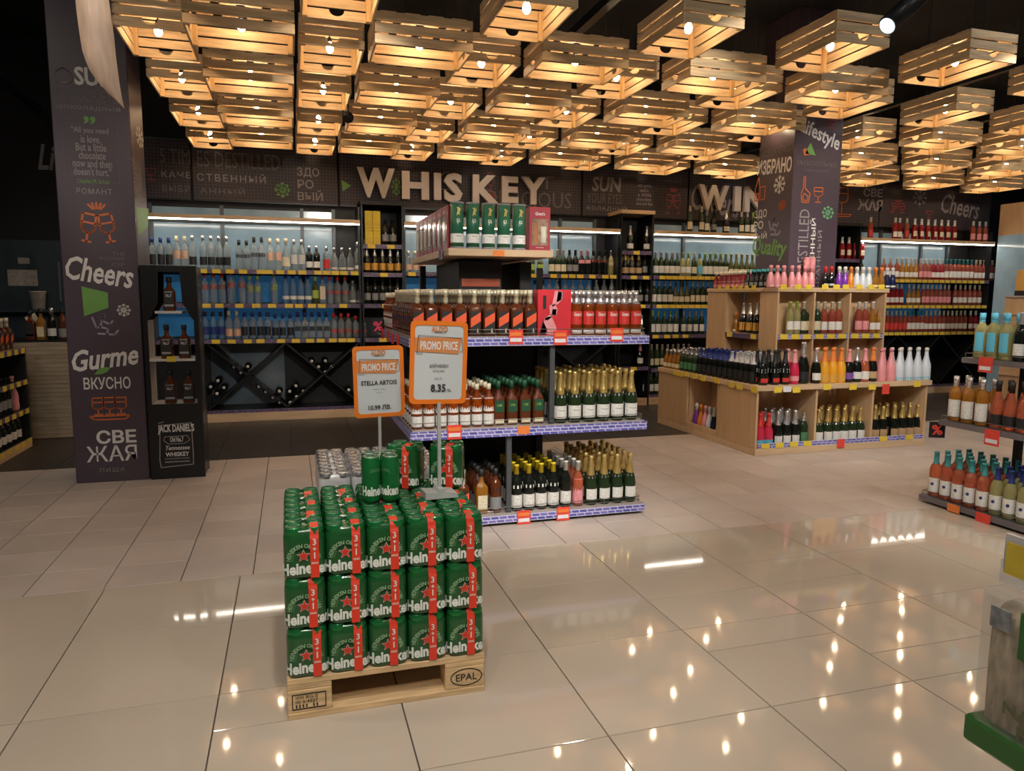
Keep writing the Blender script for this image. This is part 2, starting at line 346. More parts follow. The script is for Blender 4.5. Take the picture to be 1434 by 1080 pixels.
# black service beams and a perforated tray under the ceiling
for x in (-2.4,-.2,2.0,PG(1260,142,3.25)[0],7.0,9.2):
    S('trim_1',bx(x-.03,x+.03,-1.5,8.8,3.22,3.28,blackm))
S('trim_2',bx(3.3,4.7,1.6,3.3,3.2,3.23,lattice('perforated',(.004,.004,.004),(.05,.05,.055),40)))
S('trim_3',bx(-1.6,8.5,2.05,2.10,2.92,2.96,blackm))      # lighting track
# ---------------------------------------------------------------- columns
def column(name,x0,x1,y0,y1,label):
    o=O(name,bx(x0,x1,y0,y1,0,4.0,purple,.006)); o['kind']='structure'; return o
cL=column('wall_column_left',-1.542,-1.052,5.92,6.41,'')
YC=5.92
tbox(cL,'SUN',(104,95,160,121),YC,white,.03); ibox(cL,'cloud',(76,94,101,118),YC,chalk,.008)
tbox(cL,'IN YOUR EYES',(80,126,170,143),YC,dchalk,0); tbox(cL,'ШОКОЛАДНЫЙ',(79,147,168,155),YC,chalk,.005,space=1.2)
tbox(cL,'”',(117,163,134,174),YC,greenp,.03)
fb=MB()
for seg in ([(106,168),(88,168),(92,253),(101,253)],[(144,171),(164,172),(168,257),(160,256)]): fb.stroke([PY(x,y,YC) for x,y in seg],.004,dchalk)
O('frame_line',fb.mesh(),cL,(0,YC-.001,0))
for i,(s,x0,x1) in enumerate([('"All you need',100,152),('is love.',113,141),('But a little',106,149),('chocolate',110,148),('now and then',102,157),('doesn\'t hurt."',103,156)]):
    tbox(cL,s,(x0,178+11.4*i,x1,189+11.4*i),YC,chalk,.018)
tbox(cL,'Charles M. Schulz',(108,251,154,257),YC,greenp,0); tbox(cL,'РОМАНТ',(107,264,157,272),YC,chalk,.01,space=1.15)
ibox(cL,'toast',(111,284,162,340),YC,orange,.014)
for s,y in (('THE',353),('POWER',360),('OF',368)): tbox(cL,s,(140 if s=='POWER' else 157,y,175,y+5),YC,dchalk,0)
tbox(cL,'Cheers',(92,364,187,398),YC,white,.02,.35,slope=-.16)
b=MB(); b.prism([PY(x,y,YC) for x,y in ((114,401),(118,443),(152,431),(151,410))][::-1],-.003,0,greenp); O('icon',b.mesh(),cL,(0,YC,0))
ibox(cL,'skier',(130,440,165,472),YC,mat('lilac_print',(.33,.28,.38),.5),.014); ibox(cL,'flake',(164,426,183,443),YC,white,.008)
tbox(cL,'Gurme',(100,486,194,516),YC,white,.025,.2,slope=.12)
b=MB(); b.prism([PY(x,y,YC) for x,y in ((132,525),(138,517),(147,514),(155,515),(150,521),(142,524))],-.003,0,greenp); O('icon',b.mesh(),cL,(0,YC,0))
tbox(cL,'ВКУСНО',(117,528,183,545),YC,white,.015); ibox(cL,'tray',(124,557,183,588),YC,orange,.010)
tbox(cL,'СВЕ',(135,602,191,621),YC,white,.03); tbox(cL,'ЖАЯ',(121,624,192,646),YC,white,.008); tbox(cL,'ПИЩА',(140,655,175,662),YC,mat('greenish_print',(.22,.26,.20),.5),.01,space=1.3)
xbox(cL,'ЗДОРОВЫЙ',(184,225,200,277),-1.052,chalk,1,.015,roll=math.pi/2); ixbox(cL,'flake',(190,178,200,206),-1.052,white,.01,1)
b=MB(); b.faces([(0,*PX(x,y,-1.052)) for x,y in ((190,290),(208,292),(207,318),(193,330))],[(0,1,2,3)],greenp); O('icon',b.mesh(),cL,(-1.050,0,0))
cR=column('wall_column_right',4.50,5.03,5.92,6.45,''); XC=4.5
tbox(cR,'Lifestyle',(1119,176,1176,204),YC,white,.02,.3,slope=-.35); 
b=MB(); b.prism([PY(x,y,YC) for x,y in ((1127,215),(1135,200),(1142,218))],-.003,0,greenp); b.prism([PY(x,y,YC) for x,y in ((1124,210),(1128,207),(1134,217),(1126,218))],-.003,0,orange); O('icon',b.mesh(),cR,(0,YC,0))
tbox(cR,'ВЪЗХИТИТЕЛЬНЫЙ',(1117,224,1171,233),YC,dchalk,0); tbox(cR,'ИЗЫСКАННЫЙ',(1127,236,1160,241),YC,dchalk,0)
ibox(cR,'bottleglass',(1122,248,1153,284),YC,orange,.010); ibox(cR,'flake',(1151,289,1167,307),YC,mat('mint_print',(.20,.50,.25),.5),.010); ibox(cR,'cup',(1157,168,1171,180),YC,redp,.010)
for s,x0,x1,y0,y1,m,bd in (('5 TIMES DESTILLED',1120,1134,293,395,chalk,0),('КАЧЕСТВЕННЫЙ',1135,1143,306,395,white,.015),('ВЫБРАННЫЙ',1144,1151,323,395,chalk,0)):
    xa,zt=PY((x0+x1)/2,y0,YC); _,zo=PY((x0+x1)/2,y1,YC); wd=PY(x1,300,YC)[0]-PY(x0,300,YC)[0]
    O('lettering',tmesh(s,m,(zt-zo)*1.55,wd,bd),cR,(xa,YC-.002,zt-(zt-zo)*.775),(0,-math.pi/2,0))
xbox(cR,'ИЗБРАНО',(1061,222,1109,243),XC,white,-1,.03,.1,slope=-.08); xbox(cR,'ОСВЕЖАВАЩО',(1068,206,1110,218),XC,dchalk,-1,0)
ixbox(cR,'house',(1058,248,1072,280),XC,orange,.012); ixbox(cR,'flake',(1084,246,1100,271),XC,white,.012); ixbox(cR,'flake',(1091,281,1100,294),XC,orange,.014)
for s,x0,x1,y0,y1 in (('ЗДО',1057,1074,294,307),('РО',1056,1069,310,321),('ВЫЙ',1055,1074,325,335)): xbox(cR,s,(x0,y0,x1,y1),XC,white,-1,.01)
ixbox(cR,'skier',(1077,305,1093,332),XC,mat('lilac_print',(.33,.28,.38),.5),.018); xbox(cR,'Quality',(1054,334,1102,364),XC,greenp,-1,.02,.3,slope=-.12)
# ---------------------------------------------------------------- sign boards over the wall shelving
YS=8.82
joints=[-1.9,PY(268,250,YS)[0],PY(474,250,YS)[0],PY(815,270,YS)[0],PY(964,280,YS)[0],PY(1160,280,YS)[0],PY(1232,290,YS)[0],10.3]
sgn=[]
for i,(a,c) in enumerate(zip(joints,joints[1:])):
    o=E('sign_board',['dark lattice board lettered in grey above the vodka shelves, behind left column','dark lattice board with green snowflake above the vodka shelves','dark lattice board behind the big whiskey letters','dark lattice board reading sun your eyes with red toasting glasses','dark lattice board behind the big wine letters','dark board with orange glass drawing beside the right column','dark board with grey snowflake and cheers lettering over rose shelves'][i],'sign board',(0,0,0))
    O('panel',bx(a+.012,c-.012,YS,YS+.04,2.40,3.05,signp,.003),o); sgn.append(o)
    for zz in (2.40,3.03): O('edge_rail',bx(a+.012,c-.012,YS-.004,YS,zz,zz+.02,blackm),o)
s0,s1,s2,s3,s4,s5,s6=sgn
tbox(s0,'5 TIM',(224,209,266,229),YS,dchalk,0); tbox(s1,'ES DESTILLED',(276,214,392,236),YS,dchalk,0)
tbox(s0,'КАЧЕ',(226,240,267,249),YS,chalk,.01,space=1.2); tbox(s1,'СТВЕННЫЙ',(276,242,372,255),YS,chalk,.01,space=1.25)
tbox(s0,'ВЫБР',(227,259,266,269),YS,dchalk,.01,space=1.2); tbox(s1,'АННЫЙ',(280,262,343,272),YS,dchalk,.01,space=1.2)
ibox(s0,'cup',(205,236,219,253),YS,redp,.010); ibox(s1,'flake',(385,256,406,276),YS,greenp,.014)
for s,x0,x1,y0,y1 in (('ЗДО',416,447,235,249),('РО',417,439,252,264),('ВЫЙ',417,452,266,281)): tbox(s1,s,(x0,y0,x1,y1),YS,chalk,.008)
b=MB(); b.prism([PY(x,y,YS) for x,y in ((478,252),(492,260),(480,268))],-.002,0,greenp); O('icon',b.mesh(),s2,(0,YS,0))
ibox(s2,'flake',(548,250,562,274),YS,greenp,.01); ibox(s2,'glass',(680,242,694,275),YS,redp,.01); ibox(s2,'cloud',(612,240,640,268),YS,chalk,.008)
tbox(s2,'T',(757,247,775,265),YS,dchalk,0); tbox(s2,'DELICIOUS',(680,268,800,290),YS,dchalk,0)
tbox(s3,'SUN',(829,248,870,269),YS,chalk,.03,.1); tbox(s3,'YOUR EYES',(822,271,871,285),YS,dchalk,.005); tbox(s3,'КОЛАДНЫЙ',(822,288,878,296),YS,chalk,.01,space=1.2)
for i,(s,x0,x1) in enumerate((('all you',893,912),('need is',896,908),('a little',893,912),('chocolate',891,912),('now and then',891,914))): tbox(s3,s,(x0,258+6.2*i,x1,263+6.2*i),YS,chalk,.02)
ibox(s3,'toast',(931,262,954,300),YS,redp,.014); tbox(s3,'РОМАНТ',(931,252,955,256),YS,dchalk,0)
tbox(s4,'Cheers',(968,262,1036,300),YS,chalk,.01,.3,slope=-.15)
ibox(s5,'glass',(1165,263,1193,303),YS,orange,.014); tbox(s5,'СВЕ',(1209,264,1236,276),YS,chalk,.03); tbox(s5,'ЖАЯ',(1201,279,1236,295),YS,chalk,.03)
tbox(s6,'Cheers',(1318,276,1372,303),YS,chalk,.01,.3,slope=-.12); ibox(s6,'flake',(1278,266,1298,288),YS,chalk,.014); ibox(s6,'toast',(1246,280,1268,298),YS,redp,.014); ibox(s6,'cup',(1296,296,1306,305),YS,redp,.012)
# big 3D letters
YW=8.72
def bigword(label,items,cat='letter sign'):
    o=E('letter_sign',label,cat)
    for ch,bxx in items: tbox(o,ch,bxx,YW,beigel,.045,name='letter',depth=.05,lift=0)
    for x in (items[0][1][0]+8,items[-1][1][2]-12):
        X,Z=PY(x,(items[0][1][1]+items[0][1][3])/2,YW); O('bracket',bx(X-.01,X+.01,YW+.05,YS-.0045,Z-.01,Z+.01,blackm),o)
bigword('large pale three-dimensional letters spelling whiskey on the back wall',[('W',(500,235,553,277)),('H',(563,240,601,279)),('I',(608,242,618,280)),('S',(622,242,648,283)),('K',(662,245,698,284)),('E',(703,247,726,284)),('Y',(731,248,764,286))])
bigword('large pale three-dimensional letters spelling wines, partly behind right column',[('W',(979,259,1021,294)),('I',(1029,261,1038,296)),('N',(1043,262,1072,297)),('E',(1078,263,1098,298)),('S',(1103,264,1125,299))])
# ================================================================ CEILING CRATES
HB=1.53; CW,CLN,CH=.395,.582,.185
def slat(l,h,t=.011,notch=0):
    if not notch: return bx(-l/2,l/2,-t/2,t/2,0,h,pine,.0015)
    b=MB(); n=8
    b.prism([(-l/2,0),(l/2,0),(l/2,h),(notch,h)]+[(notch*math.cos(R(180*k/n)),h-notch*.8*math.sin(R(180*k/n))) for k in range(1,n)]+[(-notch,h),(-l/2,h)],-t/2,t/2,pine); return b.mesh()
sl_long=slat(CLN,.053); sl_short=slat(CW-.022,.053); sl_notch=slat(CW-.022,.053,notch=.042); sl_top=bx(-CW/2+.012,CW/2-.012,-.045,.045,0,.009,pine); post=bx(-.013,.013,-.013,.013,.004,CH-.012,pinep)
b=MB(); b.lathe([(0,.006),(.009,.008),(.019,.018),(.024,.034),(.022,.048),(.015,.064),(.012,.075)],bulbm,10); bulb_me=b.mesh()
b=MB(); b.lathe([(.0135,.074),(.015,.076),(.015,.10),(.005,.105),(.005,.125)],blackm,8); sock_me=b.mesh()
b=MB(); b.tube([(0,0,0),(0,0,1)],.0018,blackm,4); cord_me=b.mesh()
ORD=['first','second','third','fourth','fifth','sixth','seventh','eighth','ninth','tenth','eleventh']
def crate(x,y,z,wide,ci,rw):
    o=E('crate_lamp','pine crate lamp, %s out, %s from the vodka end, %s row from sign boards'%('long side' if wide else 'notched end',ORD[ci],ORD[rw]),'ceiling lamp',(x,y,z),math.pi/2 if wide else 0,'wide-set crate lamps' if wide else 'end-on crate lamps')
    for k in range(3):
        zz=.004+k*.063
        for sx in (-1,1): O('slat',sl_long,o,(sx*(CW/2-.006),0,zz),(0,0,math.pi/2))
        for sy in (-1,1): O('slat',sl_notch if k==0 else sl_short,o,(0,sy*(CLN/2-.006),zz))
    for sx in (-1,1):
        for sy in (-1,1): O('corner_post',post,o,(sx*(CW/2-.0245),sy*(CLN/2-.0245),0))
    for k in range(4): O('base_slat',sl_top,o,(0,-CLN/2+.08+k*.14,CH-.003))
    O('bulb',bulb_me,o,(0,0,.045)); O('socket',sock_me,o,(0,0,.045))
    for sy in (-1,1): O('cord',cord_me,o,(0,sy*.22,CH),sc=(1,1,4.0-z-CH))
P_=.67*HB
for j in range(5):
    for i in range(11):
        x=(-.605+.1275)*HB+P_*i; y=(2.51+.19)*HB+P_*j
        if i>=6 and j==0 and i>6: continue
        if i-.9*j>6.6: continue
        if y>8.5: continue
        crate(x,y,CAMH+HB,False,i,4-j)
for j in range(4):
    for i in range(10):
        x=(-.341+.195)*HB+P_*i; y=(2.92+.13)*HB+P_*.985*j
        if i-.9*j>6.4 or (i,j) in ((5,0),(6,0)): continue
        if 3.9<x<5.6 and 5.55<y<6.8: continue
        crate(x,y,CAMH+.948*HB,True,i,3-j)
# ================================================================ BOTTLES
def prof(shape,h,r):
    if shape=='wine': return [(.9*r,0),(r,.006),(r,.60*h),(.82*r,.68*h),(.42*r,.765*h),(.37*r,.97*h),(.42*r,.972*h),(.42*r,h)]
    if shape=='burg': return [(.9*r,0),(r,.006),(r,.40*h),(.80*r,.55*h),(.45*r,.70*h),(.37*r,.78*h),(.37*r,.97*h),(.42*r,.972*h),(.42*r,h)]
    if shape=='champ': return [(.9*r,0),(r,.008),(r,.40*h),(.90*r,.50*h),(.60*r,.64*h),(.42*r,.76*h),(.34*r,.88*h),(.34*r,.925*h),(.42*r,.93*h),(.40*r,.975*h),(.30*r,h)]
    if shape=='vodka': return [(.92*r,0),(r,.006),(r,.60*h),(.92*r,.66*h),(.5*r,.75*h),(.40*r,.80*h),(.40*r,.86*h),(.44*r,.862*h),(.44*r,h)]
    if shape=='whisky': return [(.93*r,0),(r,.006),(r,.62*h),(.85*r,.70*h),(.45*r,.77*h),(.38*r,.83*h),(.38*r,.86*h),(.42*r,.862*h),(.42*r,h)]
    if shape=='square': return [(.93*r,0,1),(r,.006,1),(r,.57*h,1),(.85*r,.635*h,.7),(.46*r,.70*h,.1),(.40*r,.76*h),(.40*r,.86*h),(.45*r,.862*h),(.45*r,h)]
    if shape=='flask': return [(.93*r,0),(r,.006),(r,.40*h),(.95*r,.50*h),(.55*r,.66*h),(.40*r,.74*h),(.36*r,.9*h),(.42*r,.905*h),(.42*r,h)]
    if shape=='mini': return [(.9*r,0),(r,.006),(r,.36*h),(.72*r,.56*h),(.45*r,.70*h),(.42*r,.86*h),(.52*r,.87*h),(.50*r,.96*h),(.3*r,h)]
def rad_at(P,z):
    for a,b in zip(P,P[1:]):
        if a[1]<=z<=b[1] and b[1]>a[1]: return a[0]+(b[0]-a[0])*(z-a[1])/(b[1]-a[1])
    return P[-1][0]
KB={}
def K(key,shape,h,r,body,cap,label,lz=(.12,.42),cz=.80,arc=75,neck=None,low=None,n=14):
    if key.startswith('v_'): h*=1.1
    P=prof(shape,h,r); q=1 if shape=='square' else 0
    b=MB(); b.lathe(P,G[body],n if not q else 20)
    parts=[('bottle_body',b)]
    c=MB(); pc=[(rad_at(P,cz*h)+.0012,cz*h)]+[(p[0]+.0012,p[1]) for p in P if p[1]>cz*h+.002]; pc[-1]=(pc[-1][0],pc[-1][1]+.0012)
    c.lathe(pc,LB[cap],n); parts.append(('cap',c))
    def patch(lz,m,arc):
        l=MB(); 
        if q:
            w_=r*.80; ya=-(r*1.0)*(1)-.0022
            l.box(-w_,w_,ya,ya+.0012,lz[0]*h,lz[1]*h,m)
        else:
            z0,z1=lz[0]*h,lz[1]*h; r0,r1=rad_at(P,z0),rad_at(P,z1); l.lathe([(r0+.0008,z0),(r1+.0008,z1)],m,8,a0=-R(arc),a1=R(arc))
        return l
    if label: parts.append(('label',patch(lz,LB[label],arc)))
    if neck: parts.append(('neck_label',patch(neck[:2],LB[neck[2]],170)))
    if low: parts.append(('lower_label',patch(low[:2],LB[low[2]],arc)))
    whole=MB()
    for nm,m_ in parts:
        me=m_.mesh(nm); whole.add(me); m_.me=me
    KB[key]=dict(parts=[(nm,m_.me) for nm,m_ in parts],one=whole.mesh(key),h=h,r=r)
# spirits on the left wall
K('v_tallgreen','vodka',.325,.037,'clear','sfoil','black',(.12,.36),.84)
K('v_blackband','vodka',.285,.037,'clear','black','black',(.40,.52),.84,170)
K('v_orange','vodka',.31,.036,'clear','cream','peach',(.30,.56),.84)
K('v_round','flask',.315,.043,'clear','cream','cream',(.12,.42),.84)
K('v_silver','vodka',.31,.038,'clear','sfoil','silver',(.20,.50),.84)
K('v_dark','vodka',.25,.038,'dark','sfoil','white',(.12,.36),.82)
K('v_pinkl','vodka',.25,.038,'clear','sfoil','red',(.10,.46),.82)
K('v_short','flask',.235,.042,'clear','sfoil','white',(.06,.16),.80,120)
K('v_tallw','vodka',.30,.045,'clear','sfoil','white',(.08,.2),.8,120)
K('v_red','vodka',.30,.038,'clear','red','red',(.46,.62),.84,170)
K('v_green','vodka',.28,.038,'clear','lime','lime',(.42,.60),.84,170)
K('v_blue','vodka',.295,.038,'blue','navy','white',(.14,.26),.84)
K('v_lime','vodka',.27,.038,'olive','lime','lime',(.2,.5),.84)
K('v_gin','square',.30,.036,'clear','red','cream',(.14,.58),.84)
K('v_redpl','vodka',.285,.04,'clear','red','red',(.34,.46),.82,170)
K('v_blue2','vodka',.265,.038,'blue','black','navy',(.16,.46),.84)
K('v_kraft','vodka',.275,.039,'clear','cream','peach',(.10,.36),.84)
K('v_bw','vodka',.26,.038,'clear','navy','black',(.12,.46),.84,60)
K('v_sq','square',.26,.037,'clear','navy','black',(.28,.46),.82)
K('v_redd','vodka',.25,.039,'clear','red','red',(.20,.36),.80,170)
# wines and sparkling on wall
K('w_orange','champ',.30,.042,'dark','sfoil','amberl',(.10,.36),.62,120)
K('w_dark','wine',.30,.038,'dark','black','grey',(.14,.40),.78)
K('w_white','wine',.30,.037,'green','silver','white',(.12,.42),.78)
K('w_whitey','wine',.30,.037,'green','lime','white',(.10,.44),.78,80)
K('w_cream','wine',.30,.037,'green','cream','cream',(.12,.40),.78)
K('w_straw','wine',.30,.037,'straw','lime','white',(.14,.40),.78)
K('w_oliv','burg',.30,.039,'olive','gold','cream',(.12,.34),.78)
K('w_sky','wine',.30,.037,'straw','sky','sky',(.12,.46),.78)
K('w_blackred','wine',.30,.038,'dark','black','red',(.52,.62),.78,170)
K('w_pinkn','wine',.30,.038,'dark','pink','pink',(.46,.60),.78)
K('w_cleary','wine',.30,.037,'straw','sfoil','white',(.40,.52),.80,170)
K('w_rose','wine',.30,.037,'rose_low_light','cream','white',(.12,.38),.78)
K('w_rosep','wine',.30,.037,'rose_low_light','white','pink',(.12,.40),.78)
K('w_rosey','burg',.30,.039,'gold','white','white',(.12,.34),.78)
K('w_red','wine',.30,.037,'red','white','white',(.12,.36),.78)
K('w_redred','wine',.30,.037,'rose_low_light','cream','red',(.12,.42),.78)
K('w_roseround','wine',.30,.038,'red','white','cream',(.18,.42),.72,50)
K('w_teal','wine',.30,.037,'rose_low_light','teal','white',(.12,.42),.78)
K('c_gold','champ',.315,.044,'green','gold','white',(.08,.34),.60,70,(.54,.585,'sfoil'))
K('c_goldd','champ',.315,.044,'dark','gold','kraft',(.10,.32),.62,70)
K('c_silver','champ',.315,.044,'dark','sfoil','white',(.10,.30),.60,70)
K('c_pink','champ',.30,.043,'dark','pink','white',(.12,.36),.64,75)
# ---- larger, nearer
K('jw','square',.272,.0365,'brown','pale','black',(.04,.54),.70)
K('grants','whisky',.272,.037,'amber','sfoil','red',(.24,.54),.70,70,None,(.04,.12,'white'))
K('whitelab','whisky',.255,.032,'amber','cream','white',(.36,.68),.86,85,None,(.06,.30,'white'))
K('greenlab','square',.275,.036,'brown','dgreen','dgreen',(.30,.56),.80,60,None,(.05,.14,'cream'))
K('champ','champ',.315,.0415,'green','gold','white',(.09,.34),.56,80,(.50,.55,'sfoil'),n=18)
K('champ2','champ',.315,.0405,'green','gold','white',(.12,.33),.60,60,(.54,.58,'sfoil'),n=18)
K('amberc','square',.27,.036,'gold','black','cream',(.10,.42),.84)
K('darkd','whisky',.27,.036,'brown','black','grey',(.08,.36),.84,80,(.45,.58,'black'))
K('yellowcap','wine',.285,.0365,'dark','yellow','white',(.08,.36),.80,85,(.50,.57,'white'))
K('whitecap','wine',.29,.035,'dark','white','white',(.09,.36),.80,80)
K('pinkp','wine',.285,.034,'rose','white','pink',(.07,.62),.80,100)
K('wines1','burg',.28,.036,'dark','kraft','cream',(.1,.3),.8)
K('jd','square',.25,.040,'brown','black','black',(.10,.60),.84,60,None,(.14,.20,'silver'))
K('is_red','champ',.30,.043,'redp','red','sky',(.06,.22),.6,90)
K('is_big','champ',.37,.052,'dark','sfoil','black',(.1,.3),.64)
K('is_martini','champ',.305,.043,'dark','black','red',(.08,.2),.62,50,(.36,.46,'silver'))
K('is_mrose','champ',.305,.042,'redp','pink','pink',(.10,.24),.62)
K('is_yellow','champ',.315,.044,'yellowp','orange','amberl',(.06,.24),.62,80)
K('is_orange','champ',.315,.044,'dark','orange','kraft',(.1,.3),.60)
K('is_rosew','champ',.305,.042,'rose','pink','white',(.08,.32),.62,80)
K('is_pinkp','champ',.30,.044,'pinkp','pink','pink',(.06,.2),.9,60)
K('is_white','champ',.30,.044,'whitep','white','sky',(.02,.10),.9,120)
K('is_violetp','champ',.30,.042,'dark','pink','purple',(.1,.3),.62)
K('ss_blue','wine',.26,.036,'dark','navy','black',(.12,.4),.66)
K('ss_silver','wine',.265,.036,'dark','silver','black',(.12,.4),.66)
K('ss_green','wine',.24,.036,'green','sfoil','green',(.12,.4),.75)
K('ss_clear','flask',.20,.036,'gold','sfoil','cream',(.1,.3),.78)
K('m_pink','mini',.20,.034,'pinkp','pink','white',(.06,.10),.70,40)
K('m_white','mini',.20,.034,'whitep','white','silver',(.06,.12),.70,40)
K('m_violet','mini',.20,.032,'violet','white','purple',(.06,.12),.72,40)
K('m_orange','mini',.20,.032,'orangep','orange','amberl',(.06,.12),.72,40)
K('m_peach','mini',.20,.032,'gold','orange','cream',(.06,.16),.72,60)
K('m_navy','mini',.20,.032,'navy','silver','white',(.06,.14),.66,60)
K('m_redc','mini',.20,.032,'dark','red','silver',(.1,.2),.70,60)
K('m_rosel','mini',.17,.030,'red','cream','pink',(.06,.40),.80,90)
K('m_dark','mini',.175,.030,'dark','teal','grey',(.1,.3),.85,60)
K('rr_white','wine',.295,.037,'straw','navy','white',(.12,.42),.74,80)
K('rr_rose','wine',.30,.038,'rose','teal','white',(.10,.42),.74,80)
K('rr_clearw','whisky',.30,.038,'gold','sfoil','white',(.10,.48),.78,75)
K('rr_pinkb','flask',.30,.040,'rose','black','black',(.08,.30),.78,80)
K('rr_sky','whisky',.30,.041,'straw','sky','sky',(.16,.58),.80,38)
K('rr_dark','wine',.31,.039,'dark','silver','white',(.12,.36),.76,75)
K('rr_navyl','wine',.31,.039,'dark','silver','blue',(.10,.30),.76,75)
NM=dict(v='spirit_bottle',w='wine_bottle',c='sparkling_bottle')
def bottle(key,name,label,group,loc,rz=0,parts=False,sc=None,cat='bottle'):
    k=KB[key]
    if not parts:
        o=O(name,k['one'],None,loc,(0,0,rz),sc); return tag(o,label,cat,group)
    o=E(name,label,cat,loc,rz,group)
    if sc: o.scale=sc
    for nm,me in k['parts']: O(nm,me,o)
    return o
def jit(a=.15): return random.uniform(-a,a)
USED={}
def run(key,n,px0,px1,z,y,label,name=None,rows=1,dy=.09,parts=False,sc=None,py=430):
    """n bottles side by side whose centres run from pixel column px0 to px1 on the shelf at height z"""
    xa=PY(px0,py,y)[0]; xb=PY(px1,py,y)[0]; g=label if n*rows>1 else None
    nm=name or ('rose_wine_bottle' if key in ('w_rose','w_rosep','w_teal','w_redred','w_roseround','w_red','w_rosey') else NM.get(key[0],'bottle'))
    d=2*KB[key]['r']*(sc[0] if sc else 1)+.002
    if n>1 and (xb-xa)/(n-1)<d: mid=(xa+xb)/2; xa,xb=mid-d*(n-1)/2,mid+d*(n-1)/2
    rr=d/2; row=USED.setdefault((round(z,2),round(y,2)),[])
    for i in range(n):
        x=xa if n==1 else xa+(xb-xa)*i/(n-1)
        for _ in range(40):
            hit=[q for q in row if abs(q[0]-x)<q[1]+rr+.0015]
            if not hit: break
            x=max(q[0]+q[1]+rr+.002 for q in hit)
        row.append((x,rr))
        for rw in range(rows):
            bottle(key,nm,label,g,(x,y+rw*dy,z),0 if key in SQ else jit(.25),parts,sc)
SQ=('v_gin','v_sq','jw','greenlab','amberc','jd')
# ================================================================ WALL SHELVING
YF,YB=8.45,8.845
SZ=[1.29,1.655]
def shelf(unit,x0,x1,z,tags,rail=railp,y0=YF,y1=YB-.01,tagm=tagy,th=.03):
    s=O('shelf',bx(x0,x1,y0,y1,z-th,z,blackm,.002),unit)
    O('price_rail',bx(x0,x1,y0-.006,y0-.001,z-.048,z-.002,rail),s)
    for a in tags:
        x=PY(a,400,y0)[0]
        if x0+.045<x<x1-.045: O('price_tag',TAGM[tagm.name],s,(x,y0-.008,z-.047))
    return s
TAGM={m.name:bx(-.042,.042,-.002,.002,0,.044,m) for m in (tagy,tagw)}
TAGM['tag_red_big']=bx(-.04,.04,-.002,.002,0,.055,tagr)
def panes(unit,xs,z0,z1,m,name='glass_pane'):
    for a,c in zip(xs,xs[1:]): O(name,bx(a+.02,c-.02,YB-.008,YB-.002,z0,z1,m),unit)
def xrack(unit,x0,x1,z0,z1):
    w_=x1-x0; h_=z1-z0; a=math.atan2(h_,w_); L=math.hypot(w_,h_)
    for sgn in (1,-1):
        b=MB(); t=.009; nx,nz=-math.sin(a)*t,math.cos(a)*t
        p=[(x0,z0 if sgn>0 else z1),(x1,z1 if sgn>0 else z0)]
        if sgn<0: nx=-nx; 
        b.prism([(p[0][0]+nx,p[0][1]+nz),(p[1][0]+nx,p[1][1]+nz),(p[1][0]-nx,p[1][1]-nz),(p[0][0]-nx,p[0][1]-nz)],YF+.03,YB-.02,blackm)
        O('diagonal_board',b.mesh(),unit)
def wallunit(label,x0,x1,shelves,canopy=True,racks=(),pane_x=(),low=(),tagsep=13,tagstart=0):
    u=E('wall_shelf_unit',label,'shelving',(0,0,0))
    for a in (x0,x1-.02): O('side_panel',bx(a,a+.02,YF+.01,YB-.009,.0,2.36,blackm),u)
    O('back_panel',bx(x0+.02,x1-.02,YB-.0015,YB+.01,0,2.36,black),u)
    O('plinth',bx(x0,x1,YF-.01,YF+.009,0,.095,oakh,.002),u)
    bs=O('rack_base',bx(x0+.021,x1-.021,YF+.01,YB-.009,.095,.13,blackm),u); O('price_rail',bx(x0,x1,YF-.008,YF+.009,.096,.13,railp),bs)
    for i,(z,tg) in enumerate(shelves): shelf(u,x0+.021,x1-.021,z,tg)
    if canopy:
        c=O('canopy',bx(x0,x1,YF-.04,YB-.01,2.172,2.215,oakh,.002),u); O('led_strip',bx(x0+.01,x1-.01,YF-.034,YF-.016,2.160,2.1715,ledm),c)
    for a,c in racks: xrack(u,a,c,.14,.855)
    if pane_x:
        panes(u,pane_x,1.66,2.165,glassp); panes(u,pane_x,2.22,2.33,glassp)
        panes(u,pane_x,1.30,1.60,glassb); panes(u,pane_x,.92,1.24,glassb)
        for a in pane_x: O('mullion',bx(a-.018,a+.018,YB-.05,YB-.0016,.9,2.36,greym),u)
    for a,c in low: O('glass_pane',bx(a,c,YB-.008,YB-.002,.14,.85,mat('smoky_glass',(.15,.19,.23),.15,var=.4,vscale=2,spec=.6)),u)
    return u
x=lambda px:PY(px,430,YF)[0]
t1=[285,304,323,341,366,377,393,409,424,446,458,470,482,497]
t2=[288,306,334,358,380,404,418,436,450,480,498]
t3=[299,321,344,362,391,412,432,447,464,478,490,503]
UL='black wall shelving with vodka over a crossed bottle rack, beside left column'
x0=-1.50
wallunit(UL,x0,.765,[(.905,t3),(1.29,t2),(1.655,t1)],True,[(-.88,-.07),(-.07,.74)],[-1.42,-.70,-.10+.25,.50],[(-.88,-.09)])
wallunit('black wall shelving with liqueur bottles behind the whisky island',1.255,3.93,[(.905,range(580,870,17)),(1.29,range(580,870,17)),(1.655,[577,690,702,715,728,746,775,790,801,812,829,847,858])],True,[(1.3,2.1),(2.1,2.95),(2.95,3.9)],[1.30,1.95,2.7,3.28,3.75])
wallunit('black wall shelving of white wine with yellow price tags, left of right column',4.39,6.85,[(.47,[912,930,948]),(.905,[920,936,948,962]),(1.29,range(915,1052,9)),(1.655,range(918,1052,9))],True,[],[4.42,5.03,6.42,6.8])
